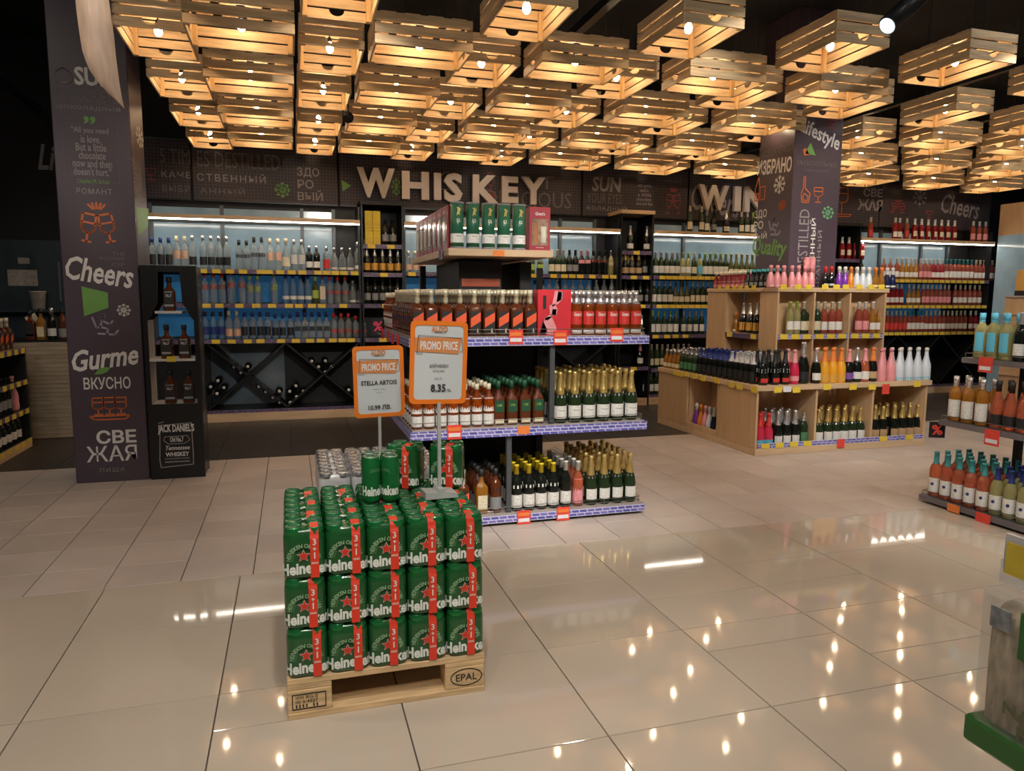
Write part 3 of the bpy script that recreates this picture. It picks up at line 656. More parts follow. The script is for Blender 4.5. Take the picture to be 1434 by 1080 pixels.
wallunit('black wall shelving of rose wine under a long lit canopy',7.56,9.95,[(.905,range(1220,1395,8)),(1.29,range(1220,1395,8)),(1.655,range(1222,1395,8))],True,[(7.6,8.35),(8.35,9.15),(9.15,9.9)],[7.6,8.25,9.0,9.5])
def tower(label,x0,x1,ztop,shelves,wood):
    u=E('wall_shelf_tower',label,'shelving')
    for a in (x0,x1-.018): O('side_panel',bx(a,a+.018,YF-.03,YB-.009,0,ztop,blackm),u)
    O('back_panel',bx(x0+.018,x1-.018,YB-.0015,YB+.01,0,ztop,black),u)
    O('top_board',bx(x0-.01,x1+.01,YF-.05,YB-.009,ztop,ztop+.045,wood,.002),u)
    O('plinth',bx(x0+.019,x1-.019,YF-.02,YF,0,.095,oakh),u)
    for z,tg in shelves: shelf(u,x0+.019,x1-.019,z,tg,y0=YF-.03,y1=YB-.01)
tower('narrow black shelf tower holding yellow gift boxes',.775,1.245,2.385,[(.5,[]),(.905,[535]),(1.29,[540]),(1.64,[538]),(1.955,[521,548])],black)
tower('narrow black shelf tower with pale wooden top between wine shelves',3.94,4.38,2.405,[(.5,[890]),(.84,[905]),(1.29,[880,900]),(1.65,[887,904]),(1.955,[890])],oakh)
tower('narrow black shelf tower of round-labelled wine beside right column',6.86,7.55,2.36,[(.905,[]),(1.29,[]),(1.65,[]),(1.92,[])],black)
# --- left wall bottles
D=' on the top vodka shelf'; Y0=8.56; Z3,Z2,Z1=1.655,1.29,.905
run('v_tallgreen',4,288,321,Z3,Y0,'tall clear bottle with black lower label'+D)
run('v_blackband',2,338,348,Z3,Y0,'shorter clear bottle with black band'+D)
run('v_blackband',2,358,369,Z3,Y0,'taller clear bottle with black band'+D,sc=(1,1,1.12))
run('v_orange',2,381,392,Z3,Y0,'clear bottle with peach label and pale cap'+D)
run('v_round',1,403,403,Z3,Y0,'round-bodied clear bottle with cream label'+D)
run('v_silver',2,413,423,Z3,Y0,'clear bottle with silver label'+D)
run('v_dark',2,434,444,Z3,Y0,'black squat bottle with white label'+D)
run('v_pinkl',1,459,459,Z3,Y0,'clear squat bottle with red label'+D)
run('v_short',3,467,483,Z3,Y0,'short clear flask with silver cap'+D)
run('v_tallw',1,494,494,Z3,Y0,'wide clear bottle with white base label'+D,sc=(.85,.85,1))
run('v_bw',4,212,234,Z3,Y0,'clear bottle with black label between left column and black cabinet'+D,sc=(1,1,1.12))
run('v_orange',2,243,251,Z3,Y0,'clear bottle with peach label above the black cabinet'+D)
run('v_tallgreen',2,262,272,Z3,Y0,'tall clear bottle partly behind the black cabinet'+D)
D=' on the middle vodka shelf'
run('v_red',3,288,312,Z2,Y0,'clear vodka bottle with red cap and band'+D)
run('v_red',2,325,340,Z2,Y0,'taller clear vodka bottle with red cap and band'+D,sc=(1.05,1.05,1.12))
run('v_green',2,351,361,Z2,Y0,'clear vodka bottle with lime cap'+D)
run('v_green',1,385,385,Z2,Y0,'lone taller clear vodka bottle with lime cap'+D,sc=(1.05,1.05,1.12))
run('v_blue',4,402,430,Z2,Y0,'pale blue glass vodka bottle with white label'+D)
run('v_lime',1,439,439,Z2,Y0,'green-tinted bottle with lime cap'+D)
run('v_gin',1,450,450,Z2,Y0,'square clear gin bottle with cream label'+D)
run('v_redpl',3,461,481,Z2,Y0,'clear bottle with red plaid band'+D)
run('v_short',2,491,503,Z2,Y0,'short clear flask with silver cap'+D)
D=' on the lowest vodka shelf'
run('v_blue2',3,290,304,Z1,Y0,'blue-tinted bottle with black cap'+D)
run('v_kraft',2,316,326,Z1,Y0,'clear bottle with peach label'+D)
run('v_bw',4,342,370,Z1,Y0,'clear bottle with black lettered label'+D)
run('v_bw',3,383,401,Z1,Y0,'shorter clear bottle with black lettered label'+D,sc=(1,1,.92))
run('v_sq',5,413,447,Z1,Y0,'square clear bottle with black emblem'+D)
run('v_redd',3,461,481,Z1,Y0,'clear bottle with red cap and red label'+D)
run('v_redd',2,491,502,Z1,Y0,'short bottle with red cap'+D,sc=(1,1,.9))
# lying bottles in crossed rack
b=MB(); wl=KB['w_dark']
K('lying','wine',.30,.038,'dark','white',None,(.1,.2),.95)
for cx,cy in [(285,262),(400,260),(345,310),(150,378),(88,430),(200,437),(142,487),(493,428),(552,470),(612,517),(663,467),(668,560),(750,468),(803,422),(865,465),(808,512),(755,560),(935,215),(1050,213),(993,262),(1105,260),(1050,305),(1245,455),(1300,500)]:
    X,Z=PY(280+cx/5.975,470+cy/5.975,8.5)
    o=O('wine_bottle',KB['lying']['one'],None,(X,8.80,Z),(math.pi/2,0,0)); tag(o,'dark wine bottle lying on its side in the crossed rack, cap outwards','bottle','bottles lying in the crossed rack')
# tower 1
for i in range(2):
    X=PY(516+11*i,310,8.5)[0]
    for nm,z0,hh,lb in (('gift_box',1.956,.148,'low yellow gift box under a taller one on the shelf tower'),('gift_box',2.106,.22,'tall yellow gift box stacked on a low one on the shelf tower')):
        o=E(nm,lb,'box',(X,8.52,z0),0,'stacked '+('low' if hh<.2 else 'tall')+' yellow boxes'); O('carton',cbx(.084,.09,hh,LB['yellow'],.002),o); O('emblem',tmesh('O',LB['amberl'],.05,.045),o,(0,-.0465,hh*.35)); O('band',bx(-.0415,.0415,-.0464,-.0455,hh*.12,hh*.16,LB['amberl']),o)
run('w_dark',2,541,551,1.955,8.52,'dark bottle beside the yellow gift boxes',sc=(1.05,1.05,.98))
run('w_orange',5,515,557,1.64,8.52,'dark sparkling bottle with orange label on narrow tower')
run('w_dark',5,515,557,1.29,8.52,'dark bottle in shade low on the narrow tower')
# U2
D=' behind the whisky island'
run('v_kraft',3,572,592,Z3,Y0,'small clear bottle with peach label'+D,sc=(1,1,.8))
run('v_lime',6,697,756,Z3,Y0,'short olive bottle with lime label'+D,sc=(1,1,.78))
run('w_cream',3,772,787,Z3,Y0,'green wine bottle with cream label'+D)
run('w_dark',2,793,800,Z3,Y0,'black tall bottle with grey label'+D)
run('w_pinkn',2,807,814,Z3,Y0,'black tall bottle with pink neck band'+D)
run('w_blackred',3,823,836,Z3,Y0,'black bottle with red ring label'+D)
run('w_cleary',4,842,863,Z3,Y0,'pale yellow bottle with white ring label'+D)
run('v_blue2',7,690,760,Z2,Y0,'blue-tinted bottle with black cap'+D); run('v_silver',9,768,856,Z2,Y0,'clear bottle with silver label'+D,sc=(1,1,.95))
run('w_dark',8,660,748,Z1,Y0,'dark bottle in shade'+D); run('c_silver',4,780,805,Z1,Y0,'dark sparkling bottle with silver neck'+D); run('c_gold',4,818,848,Z1,Y0,'green sparkling bottle with gold neck'+D)
# T2
run('c_silver',2,880,903,1.955,8.52,'dark sparkling bottle with silver neck high on wood-topped tower')
run('c_goldd',3,874,892,1.65,8.52,'dark sparkling bottle with gold neck on wood-topped tower'); run('w_dark',1,901,901,1.65,8.52,'lone black bottle beside gold-necked ones on wood-topped tower')
run('w_dark',4,875,906,1.29,8.52,'dark bottle midway up the wood-topped tower')
run('c_pink',2,871,878,.84,8.52,'dark bottle with pink neck low on wood-topped tower'); run('c_silver',2,888,899,.84,8.52,'dark bottle with silver neck low on wood-topped tower'); run('c_pink',1,898,898,.5,8.52,'lone bottle with pink neck at foot of wood-topped tower')
# U3
D=' on the top white wine shelf'
run('w_white',5,918,944,Z3,Y0,'dark green bottle with white label'+D); run('w_straw',2,951,961,Z3,Y0,'pale straw bottle with white label'+D); run('w_cream',1,970,970,Z3,Y0,'bottle with large cream label'+D); run('w_sky',1,977,977,Z3,Y0,'bottle with sky blue label'+D)
run('w_whitey',5,985,1010,Z3,Y0,'green bottle with lime cap'+D); run('w_oliv',5,1017,1043,Z3,Y0,'olive bottle with gold cap'+D)
D=' on the second white wine shelf'
run('w_white',4,917,935,Z2,Y0,'dark green bottle with white label'+D); run('w_oliv',3,943,956,Z2,Y0,'olive bottle with gold cap'+D); run('w_cream',5,963,988,Z2,Y0,'green bottle with cream label'+D)
run('w_whitey',5,914,947,Z1,Y0,'green bottle with lime cap on the third white wine shelf'); run('w_white',4,958,983,Z1,Y0,'dark green bottle with white label on the third white wine shelf')
run('w_cream',8,914,965,.47,Y0,'wine bottle with cream label low behind the wooden island'); run('w_white',4,911,925,.13,8.55,'wine bottle on the base behind the wooden island')
D=' on the lit canopy above white wine'; ZC=2.215
for px,k,l in ((962,'w_cream','tall wine bottle with cream label'),(978,'w_cream','wine bottle with cream label and tall pale neck'),(984,'w_white','short wine bottle with white label'),(995,'w_dark','dark bottle with grey label'),(1012,'c_silver','sparkling bottle with white label'),(1033,'w_cream','slim wine bottle with cream label'),(1041,'w_white','wine bottle with broad white label'),(1049,'w_whitey','bottle with lime neck')):
    run(k,1,px,px,ZC,8.55,l+D,sc=(1,1,1.12 if px in (962,978) else .95))
# T3
run('w_roseround',4,1174,1202,1.92,8.52,'red bottle with round cream label high on the black tower'); run('w_dark',4,1174,1202,1.65,8.52,'dark bottle low on the black tower by right column')
run('w_redred',1,1212,1212,ZC,8.6,'bottle with orange neck standing alone on canopy by the black tower')
# U4
D=' on the top rose shelf'
run('w_rose',3,1234,1252,Z3,Y0,'rose bottle with white label'+D); run('w_rosey',4,1259,1278,Z3,Y0,'golden bottle with white label'+D); run('w_rosep',3,1286,1296,Z3,Y0,'rose bottle with pink label'+D); run('w_red',3,1303,1315,Z3,Y0,'red wine bottle with white label'+D); run('w_teal',7,1322,1354,Z3,Y0,'rose bottle with teal cap'+D); run('w_rose',5,1362,1384,Z3,Y0,'rose bottle with white label near shelf end'+D)
D=' on the second rose shelf'
run('w_red',5,1236,1260,Z2,Y0,'red wine bottle with white label'+D); run('w_rosey',3,1271,1284,Z2,Y0,'golden bottle with white label'+D); run('w_rosep',7,1292,1325,Z2,Y0,'rose bottle with pink label'+D); run('w_rose',7,1336,1376,Z2,Y0,'rose bottle with white label'+D)
D=' on the lowest rose shelf'
run('w_redred',6,1237,1268,Z1,Y0,'bottle with red label'+D); run('w_teal',4,1274,1292,Z1,Y0,'rose bottle with teal cap'+D); run('w_rose',10,1298,1352,Z1,Y0,'rose bottle with white label'+D); run('w_red',3,1360,1374,Z1,Y0,'red wine bottle with white label'+D)
D=' on top of the long lit canopy'
run('w_red',2,1246,1252,ZC,8.55,'red wine bottle with white label'+D); run('w_redred',1,1262,1262,ZC,8.55,'orange bottle with red label'+D); run('w_roseround',7,1273,1328,ZC,8.55,'dark rose bottle with round cream label'+D); run('w_rosep',3,1354,1371,ZC,8.55,'rose bottle with pink label at the end'+D)
# ================================================================ WHISKY ISLAND (gondola)
gx0,gx1,gy0,gy1=.64,2.13,4.12,5.85
gd=E('shelving_unit','tiered black metal island of whisky and sparkling wine with blue price rails','shelving',(1.385,4.985,0)); go=(1.385,4.985,0)
def gp(name,me,parent=None):
    me.transform(Matrix.Translation((-go[0],-go[1],0))); return O(name,me,parent or gd)
def gshelf(z,x0,x1,y0,y1,th=.05,base=False):
    s=gp('shelf',bx(x0,x1,y0,y1,z-th,z-.006,greym,.003))
    def sub(nm,me): me.transform(Matrix.Translation((-go[0],-go[1],0))); return O(nm,me,s)
    sub('shelf_board',bx(x0+.01,x1-.01,y0+.01,y1-.01,z-.006,z,mat('pale_board',(.42,.36,.33),.5)))
    sub('price_rail',bx(x0,x1,y0-.006,y0-.001,z-th,z-.004,railb)); sub('price_rail',bx(x0-.006,x0-.001,y0,y1,z-th,z-.004,railb)); sub('price_rail',bx(x1+.001,x1+.006,y0,y1,z-th,z-.004,railb))
    w_=MB()
    for zz in (.018,.04): w_.tube([(x0+.02,y1-.1,z+zz),(x0+.02,y0+.02,z+zz),(x1-.02,y0+.02,z+zz),(x1-.02,y1-.1,z+zz)],.0025,wirem,5)
    for k in range(7): xx=x0+.03+(x1-x0-.06)*k/6; w_.tube([(xx,y0+.02,z),(xx,y0+.02,z+.04)],.002,wirem,4)
    sub('wire_guard',w_.mesh()); return s
GS=[gshelf(.07,gx0,gx1,gy0,gy1,.05),gshelf(.605,gx0,gx1,gy0,gy1,.055),gshelf(1.145,gx0,gx1,gy0,gy1,.055)]
for px,Xf in ((1.505,0),(1.235,1)):
    z0,z1=((.606,1.089) if not Xf else (.071,.549)); gp('post',bx(px-.016,px+.016,4.145,4.175,z0,z1,greym,.002))
for X in (.95,1.87): gp('post',bx(X-.02,X+.02,5.45,5.49,.071,1.60,blackm))
gp('core_panel',bx(.90,1.92,5.50,5.53,.071,1.09,black))
gp('core_box',bx(1.02,1.30,4.55,5.3,1.146,1.60,black,.004)); gp('core_side',bx(1.42,1.50,4.55,5.3,1.146,1.60,black,.004))
cs=gp('card_strip',bx(1.035,1.285,4.540,4.549,1.44,1.49,mat('rust_card',(.34,.07,.03),.5)))
bd=gp('top_board',bx(.90,1.558,4.30,5.66,1.617,1.66,oakh,.003))
def gtag(s,px,py,Y,w_,h_,m,name='price_card'):
    X,Z=PY(px,py,Y); me=bx(X-w_/2,X+w_/2,Y-.010,Y-.007,Z-h_/2,Z+h_/2,m); me.transform(Matrix.Translation((-go[0],-go[1],0))); o=O(name,me,s)
    return o
for s,lst in ((GS[2],[(722,472),(784,473),(863,469)]),(GS[1],[(636,605)]),(GS[0],[(733,724),(788,719)])):
    for px,py in lst:
        o=gtag(s,px,py,gy0,.085,.085,tagr); gtag(s,px,py+4,gy0-.003,.07,.022,tagw,'printed_strip'); gtag(s,px,py-4,gy0-.003,.07,.02,tago,'printed_strip')
gtag(GS[1],733,602,gy0,.075,.05,tago); gtag(bd,698,355,4.30,.07,.035,tago)
me=bx(.885,.892,4.44,4.52,1.60,1.66,mat('purple_card',(.16,.12,.22),.5)); me.transform(Matrix.Translation((-go[0],-go[1],0))); O('price_card',me,bd)
for yy in (4.5,4.75,5.0,5.3):
    me=bx(.624,.632,yy,yy+.07,1.07,1.14,tagr); me.transform(Matrix.Translation((-go[0],-go[1],0))); O('price_card',me,GS[2])
pc=O('percent_card',bx(-.045,.045,-.0015,.0015,-.05,.05,black),gd,(.60-go[0],5.35-go[1],1.16)); O('percent_sign',tmesh('%',mat('pink_red',(.75,.05,.12),.5),.07,.07,.03),pc,(0,-.003,0))
# front faces of bottles carry a red diagonal band and a small white figure mark
b=MB(); b.prism([(-.030,.052),(.030,.088),(.030,.140),(-.030,.104)],-.0405,-.0390,LB['diag']); KB['jw']['parts'].append(('diagonal_label',b.mesh()))
b=MB(); b.prism([(x_*.75+.012,(z_-.03)*.9+.014) for x_,z_ in [(-.008,.030),(-.002,.045),(.004,.030),(.008,.032),(.003,.052),(.006,.062),(-.002,.068),(-.005,.055)]],-.0412,-.0402,LB['cream']); KB['jw']['parts'].append(('figure_mark',b.mesh()))
def cylword(s,m,r,z,ht,wd,bold=.02):
    return tmesh(s,m,wd,ht,bold,warp=lambda x,y,zz:((r)*math.sin(x/r),-(r)*math.cos(x/r),zz+z))
KB['grants']['parts'].append(('printed_name',cylword("Grant's",white,.0385,.128,.022,.055)))
KB['champ']['parts'].append(('printed_line',cylword('~~~',LB['grey'],.0430,.078,.008,.045,0)))
KB['greenlab']['parts'].append(('printed_lines',tmesh('12 YEAR',LB['lime'],.03,.016,.01,warp=lambda x,y,z:(x,-.0385,z+.125))))
ROWW=['outermost row','second row','third row','fourth row','fifth row','sixth row','seventh row','eighth row','ninth row','tenth row','eleventh row']
def grid(key,name,base,anchor,xs,ys,z,rz=0,skip=None,parts=True,sc=None,rev=False):
    n=len(xs)*len(ys)
    for i,X in enumerate(xs):
        for j,Yy in enumerate(ys):
            if skip and skip(X,Yy): continue
            o=ORD[len(xs)-1-i if rev else i]
            lbl=base if n==1 else base+((', %s from %s'%(o,anchor)) if len(xs)>1 else '')+((', '+ROWW[j]) if len(ys)>1 else '')
            bottle(key,name,lbl,base if n>1 else None,(X,Yy,z),rz,parts,sc)
def lin(a,b,n): return [a] if n==1 else [a+(b-a)*i/(n-1) for i in range(n)]
gX=lambda px:PY(px,560,4.2)[0]
zt=1.145
grid('jw','whisky_bottle','red-striped square whisky bottle, top tier','the red carton',lin(.86,1.375,7),lin(4.20,4.44,4),zt,rev=True,skip=lambda X,Y:X>.98 and Y>4.47)
grid('jw','whisky_bottle','red-striped square whisky bottle along island end','the island edge',[.695,.775],lin(4.20,5.0,11),zt)
grid('whitelab','whisky_bottle','white-labelled whisky bottle ending the top tier','the island edge',[.69,.76],lin(5.12,5.5,5),zt)
grid('grants','whisky_bottle','amber whisky bottle with red label','the red carton',lin(1.675,2.075,6),lin(4.20,4.44,4),zt)
zm=.605
grid('whitelab','whisky_bottle','amber whisky bottle with white arched label','the green labels',lin(.685,1.12,7),lin(4.20,4.56,5),zm,rev=True)
grid('greenlab','whisky_bottle','square amber bottle with dark green label','the post',lin(1.185,1.435,4),lin(4.22,4.56,5),zm,rev=True,sc=(.98,.98,.98))
grid('champ','sparkling_bottle','gold-foiled sparkling bottle, middle tier','the post',lin(1.575,2.055,6),lin(4.195,4.63,6),zm)
zb=.07
grid('jw','whisky_bottle','red-striped square whisky bottle, bottom tier','the island edge',[.80,.88,.96],lin(4.20,4.44,4),zb)
grid('amberc','whisky_bottle','square golden bottle with cream label on the bottom tier','',[1.075],[4.20],zb)
grid('darkd','whisky_bottle','dark whisky bottle beside the bottom tier post','',[1.165],lin(4.20,4.44,4),zb); grid('darkd','whisky_bottle','dark whisky bottle behind the golden one, bottom tier','',[1.075],lin(4.29,4.45,3),zb)
grid('yellowcap','wine_bottle','dark wine bottle with yellow cap','the post',lin(1.295,1.535,4),lin(4.19,4.50,5),zb)
grid('whitecap','wine_bottle','dark wine bottle with silvery-white cap, bottom tier','',[1.618],lin(4.19,4.50,5),zb)
grid('pinkp','wine_bottle','pink patterned bottle with white cap, bottom tier','',[1.700],lin(4.19,4.42,4),zb)
grid('champ2','sparkling_bottle','gold-foiled sparkling bottle, bottom tier','the pink bottles',lin(1.79,2.06,4),lin(4.195,4.63,6),zb)
# boxes and tubes on the top board
def giftbox(loc,rz,label,group,words=True):
    o=E('gift_box',label,'box',loc,rz,group); rm=mat('wine_red_card',(.36,.045,.06),.35,var=.08)
    O('carton',cbx(.135,.10,.262,rm,.002),o); 
    O('clear_window',bx(-.052,.052,-.0525,-.0505,.03,.19,mat('window_card',(.30,.20,.15),.12,var=.5,vscale=25)),o)
    b=MB(); b.lathe([(.016,0),(.018,.004),(.02,.1),(.018,.1),(.015,.01)],mat('tumbler_print',(.62,.60,.48),.15),10,a0=-R(80),a1=R(80)); O('tumbler',b.mesh(),o,(.024,-.045,.045)); O('bottle_print',bx(-.04,-.012,-.0540,-.0526,.04,.17,mat('amber_print',(.42,.20,.08),.3,var=.3)),o)
    O('printed_name',tmesh("Grant's",white,.062,.020,.02),o,(0,-.052,.222)); O('printed_line',tmesh('~~~~~',white,.05,.006),o,(0,-.052,.018))
giftbox((1.478,4.375,1.66),0,'red gift box with tumbler window at the corner of the top board',None)
for k in range(7):
    o=E('gift_box','red gift box with clear front in the row along the top board','box',(.965,4.48+.165*k,1.66),-math.pi/2,'row of red gift boxes'); rm=MATS['wine_red_card']
    O('carton',cbx(.15,.10,.262,rm,.002),o); O('clear_window',bx(-.058,.058,-.0525,-.0505,.03,.21,MATS['window_card']),o); O('tumbler',bx(-.03,.03,-.0560,-.0526,.05,.17,MATS['tumbler_print']),o); O('printed_name',tmesh("Grant's",white,.062,.020,.02),o,(0,-.053,.228))
tgreen=mat('tube_green',(.025,.13,.07),.3,var=.06)
for k,X in enumerate(lin(.965,1.352,5)):
    o=E('bottle_tube','dark green cylindrical whisky tube with pale band on the top board','tube',(X,4.355,1.66),0,'green whisky tubes')
    b=MB(); b.lathe([(.040,.004),(.040,.262)],tgreen,20); O('tube',b.mesh(),o); b=MB(); b.lathe([(.0415,0),(.0415,.012),(.040,.012)],LB['grey'],20); O('base_rim',b.mesh(),o); b=MB(); b.lathe([(.040,.262),(.041,.262),(.041,.272),(.036,.275)],LB['grey'],20); O('lid',b.mesh(),o)
    b=MB(); b.lathe([(.0405,.035),(.0405,.088)],LB['white'],20,a0=-R(110),a1=R(110)); O('label',b.mesh(),o)
    O('printed_number',cylword('12',LB['cream'],.0408,.165,.02,.022),o); O('printed_name',cylword('~~~~~~',LB['grey'],.0410,.073,.006,.04,0),o)
    b=MB(); b.prism([(-.012,.19),(-.004,.2),(.002,.2),(.008,.195),(.006,.21),(.010,.222),(.016,.235),(.008,.232),(.0,.242),(-.012,.238),(-.004,.228),(-.008,.215)],-.0425,-.0405,LB['gold']); O('emblem',b.mesh(),o)
# red carton with abstract artwork
o=E('gift_carton','bright red gift carton with pink and blue abstract print among whisky bottles','box',(1.525,4.215,zt)); O('carton',cbx(.215,.085,.275,mat('bright_red_card',(.62,.035,.05),.35),.002),o)
b=MB()
for poly,m in (([(-.02,.17),(.0,.27),(.045,.265),(.04,.21),(.02,.19)],LB['pink']),([(.01,.20),(.02,.265),(.048,.26),(.045,.215)],LB['sky']),([(-.03,.13),(-.035,.18),(.0,.19),(.02,.16),(.01,.12)],LB['pink']),([(-.02,.125),(-.015,.16),(.012,.158),(.008,.12)],LB['sky']),([(-.09,.02),(-.06,.11),(-.02,.115),(.01,.05),(.015,.005),(-.03,.005)],LB['pink']),([(-.09,.03),(-.075,.09),(-.05,.04),(-.055,.005),(-.095,.005)],LB['black']),([(-.068,.10),(-.03,.125),(-.02,.11),(-.05,.09)],LB['silver'])): b.prism(poly[::-1],-.0450,-.0436,m)
O('abstract_print',b.mesh(),o); O('side_print',bx(-.075,-.055,-.0450,-.0436,.16,.24,LB['black']),o)
# ================================================================ WOODEN ISLAND
ix0,ix1,iy0,iy1,iz=3.855,5.725,5.40,7.19,.62
isl=E('shelf_rack','pale wooden two-tier island of sparkling wine built around the right column','shelving',(0,0,0))
def ip(nm,*a,par=None,m=oakv,bev=.003): return O(nm,bx(*a,m,bev),par or isl)
nl=(6.03,6.57)  # niche on the left flank
ip('base_board',ix0,ix1,iy0+.01,iy1,0,.06,m=oakh)
ip('front_rail',ix0,ix1,iy0,iy0+.009,0,.062,m=oakh)
for y0,y1 in ((iy0,nl[0]),(nl[1],iy1)): ip('side_panel',ix0,ix0+.022,y0+.01,y1,.061,iz-.046)
ip('niche_rail',ix0,ix0+.022,nl[0]+.001,nl[1]-.001,.061,.115); 
ip('side_panel',ix1-.022,ix1,iy0+.01,iy1,.061,iz-.046)
for X in (4.48,5.10): ip('divider',X-.011,X+.011,iy0+.01,5.86,.061,iz-.046)
ip('back_board',ix0+.3,ix1-.023,5.865,5.885,.061,iz-.046)
for y in nl: ip('niche_cheek',ix0+.023,ix0+.29,y-.01,y+.01,.061,iz-.046)
ip('niche_back',ix0+.27,ix0+.29,nl[0]+.011,nl[1]-.011,.061,iz-.046)
# ledge as four boards round the tower
tx0,tx1,ty0,ty1,tz=4.25,5.475,5.72,6.90,1.475
ip('ledge_board',ix0-.015,ix1+.015,iy0-.02,ty0-.001,iz-.045,iz,m=oakh); ip('ledge_board',ix0-.015,tx0-.001,ty0,iy1,iz-.045,iz,m=oakh); ip('ledge_board',tx1+.001,ix1+.015,ty0,iy1,iz-.045,iz,m=oakh)
# tower
tn=(5.985,6.54)
for y0,y1 in ((ty0,tn[0]),(tn[1],ty1)): ip('tower_side',tx0,tx0+.02,y0,y1,iz-.02,tz-.041)
ip('tower_side',tx1-.02,tx1,ty0,ty1,iz-.02,tz-.041)
for X in (4.655,5.055): ip('tower_divider',X-.009,X+.009,ty0,5.905,iz-.02,tz-.041)
ip('tower_back',tx0+.021,tx1-.021,5.906,5.918,iz-.02,tz-.041)
ip('tower_top',tx0-.012,tx1+.012,ty0-.015,5.91,tz-.04,tz,m=oakh); ip('tower_top',tx0-.012,4.49,5.911,ty1,tz-.04,tz,m=oakh); ip('tower_top',5.04,tx1+.012,5.911,ty1,tz-.04,tz,m=oakh)
for a,c in ((tx0+.021,4.645),(4.665,5.045),(5.065,tx1-.021)):
    s=ip('tower_shelf',a,c,ty0+.004,5.904,1.025,1.045,m=oakh,bev=0); O('price_rail',bx(a,c,ty0-.002,ty0+.003,1.000,1.046,railb),s)
    for k in range(3):
        if k*.12+.07<c-a-.03: O('price_tag',TAGM[tagy.name],s,(a+.06+k*.125,ty0-.005,1.001))
ip('tower_niche_back',tx0+.205,tx0+.215,tn[0],tn[1],iz-.02,tz-.041)
for y in tn: ip('tower_niche_cheek',tx0+.021,tx0+.204,(y+.001 if y>6.2 else y-.013),(y+.013 if y>6.2 else y-.001),iz-.02,tz-.041)
s=ip('tower_niche_shelf',tx0+.002,tx0+.204,tn[0]+.001,tn[1]-.001,1.0,1.03,m=oakh,bev=0); O('price_rail',bx(tx0-.003,tx0+.001,tn[0],tn[1],.985,1.031,railp),s)
for y in (6.06,6.46): O('price_tag',TAGM[tagy.name],s,(tx0-.005,y,.986),(0,0,math.pi/2))
s=[c for c in isl.children if c.name.startswith('front_rail')][0]
O('price_rail',bx(ix0+.03,ix1-.03,iy0+.001,iy0+.009,.063,.107,railb),s)
for px in (1072,1092,1112,1131,1237,1273): O('price_tag',TAGM[tagy.name],s,(PY(px,615,iy0)[0],iy0-.002,.064))
def itag(px,py,Y,m,h_=.05,w_=.08):
    X,Z=PY(px,py,Y); O('price_tag',bx(X-w_/2,X+w_/2,Y-.006,Y-.003,Z-h_/2,Z+h_/2,m),isl)
for px in (1089,1115,1158,1194,1221,1284): itag(px,546 if px<1130 else 542 if px<1250 else 538,iy0-.02,tagy)
itag(1102,545,iy0-.02,tagw); itag(1240,545,iy0-.02,tagr,.09); itag(1177,621,iy0-.003,tagr,.08)
for px in (1097,1117,1132,1155,1171,1184,1203,1220,1234): itag(px,402,ty0-.015,tagy,.045,.07)
for py_,lst in ((0,((946,522),(953,524),(962,524),(973,527),(985,530),(1004,533),(1025,539),(1036,542),(1057,546))),):
    for px,py in lst:
        yy,zz=PX(px,py,ix0-.015); O('price_tag',bx(ix0-.022,ix0-.017,yy-.04,yy+.04,zz-.025,zz+.025,tagy),isl)
for px in (1008,1019,1029,1037,1046,1056): 
    yy,zz=PX(px,403,tx0-.012); O('price_tag',bx(tx0-.018,tx0-.014,yy-.03,yy+.03,zz-.022,zz+.022,tagy),isl)
def irun(key,name,label,pxs,z,y,parts=True,rows=1,dy=.095,sc=None):
    row=USED.setdefault((round(z,3),round(y,2)),[]); r=KB[key]['r']*(sc[0] if sc else 1)
    for px in pxs:
        X=PY(px,560,y)[0]
        for _ in range(40):
            hit=[q for q in row if abs(q[0]-X)<q[1]+r+.0015]
            if not hit: break
            X=max(q[0]+q[1]+r+.002 for q in hit)
        row.append((X,r))
        for k in range(rows): bottle(key,name,label,label if len(pxs)*rows>1 else None,(X,y+k*dy,z),jit(.2),parts,sc)
D=' low in the wooden island'; zc=.062
irun('is_red','sparkling_bottle','red picture-wrapped children\'s sparkling bottle'+D,[1066,1076],zc,5.49,rows=2)
irun('c_silver','sparkling_bottle','dark sparkling bottle with silver foil and white label'+D,[1091,1103,1115],zc,5.49,rows=3); irun('ss_green','sparkling_bottle','dark green bottle with green top'+D,[1127],zc,5.49,rows=2,sc=(1.1,1.1,1.2))
irun('c_gold','sparkling_bottle','green sparkling bottle with gold foil and white label'+D,[1148,1161,1172,1182,1193,1204],zc,5.49,rows=3)
irun('c_goldd','sparkling_bottle','black sparkling bottle with gold foil and brown label'+D,[1227,1238,1254,1265,1275,1285],zc,5.49,rows=3)
D=' on the lower ledge of the wooden island'
irun('is_martini','sparkling_bottle','black sparkling bottle with silver crest'+D,[1067,1083,1097],iz,5.46,rows=2); irun('is_mrose','sparkling_bottle','crimson bottle with pink label'+D,[1110],iz,5.46,rows=2); irun('is_big','sparkling_bottle','large black bottle with silver foil'+D,[1122],iz,5.48); irun('c_silver','sparkling_bottle','black bottle with silver foil'+D,[1140],iz,5.46)
irun('is_yellow','sparkling_bottle','yellow-orange sparkling bottle'+D,[1148,1158,1171],iz,5.46,rows=2); irun('is_violetp','sparkling_bottle','dark bottle with pink foil'+D,[1182],iz,5.46,rows=2); irun('c_silver','sparkling_bottle','black bottle with white label beside pink-foiled ones'+D,[1195],iz,5.46); irun('is_rosew','sparkling_bottle','rose bottle with pink foil and white label'+D,[1207],iz,5.46,rows=2); irun('is_orange','sparkling_bottle','dark bottle with orange foil'+D,[1217],iz,5.46)
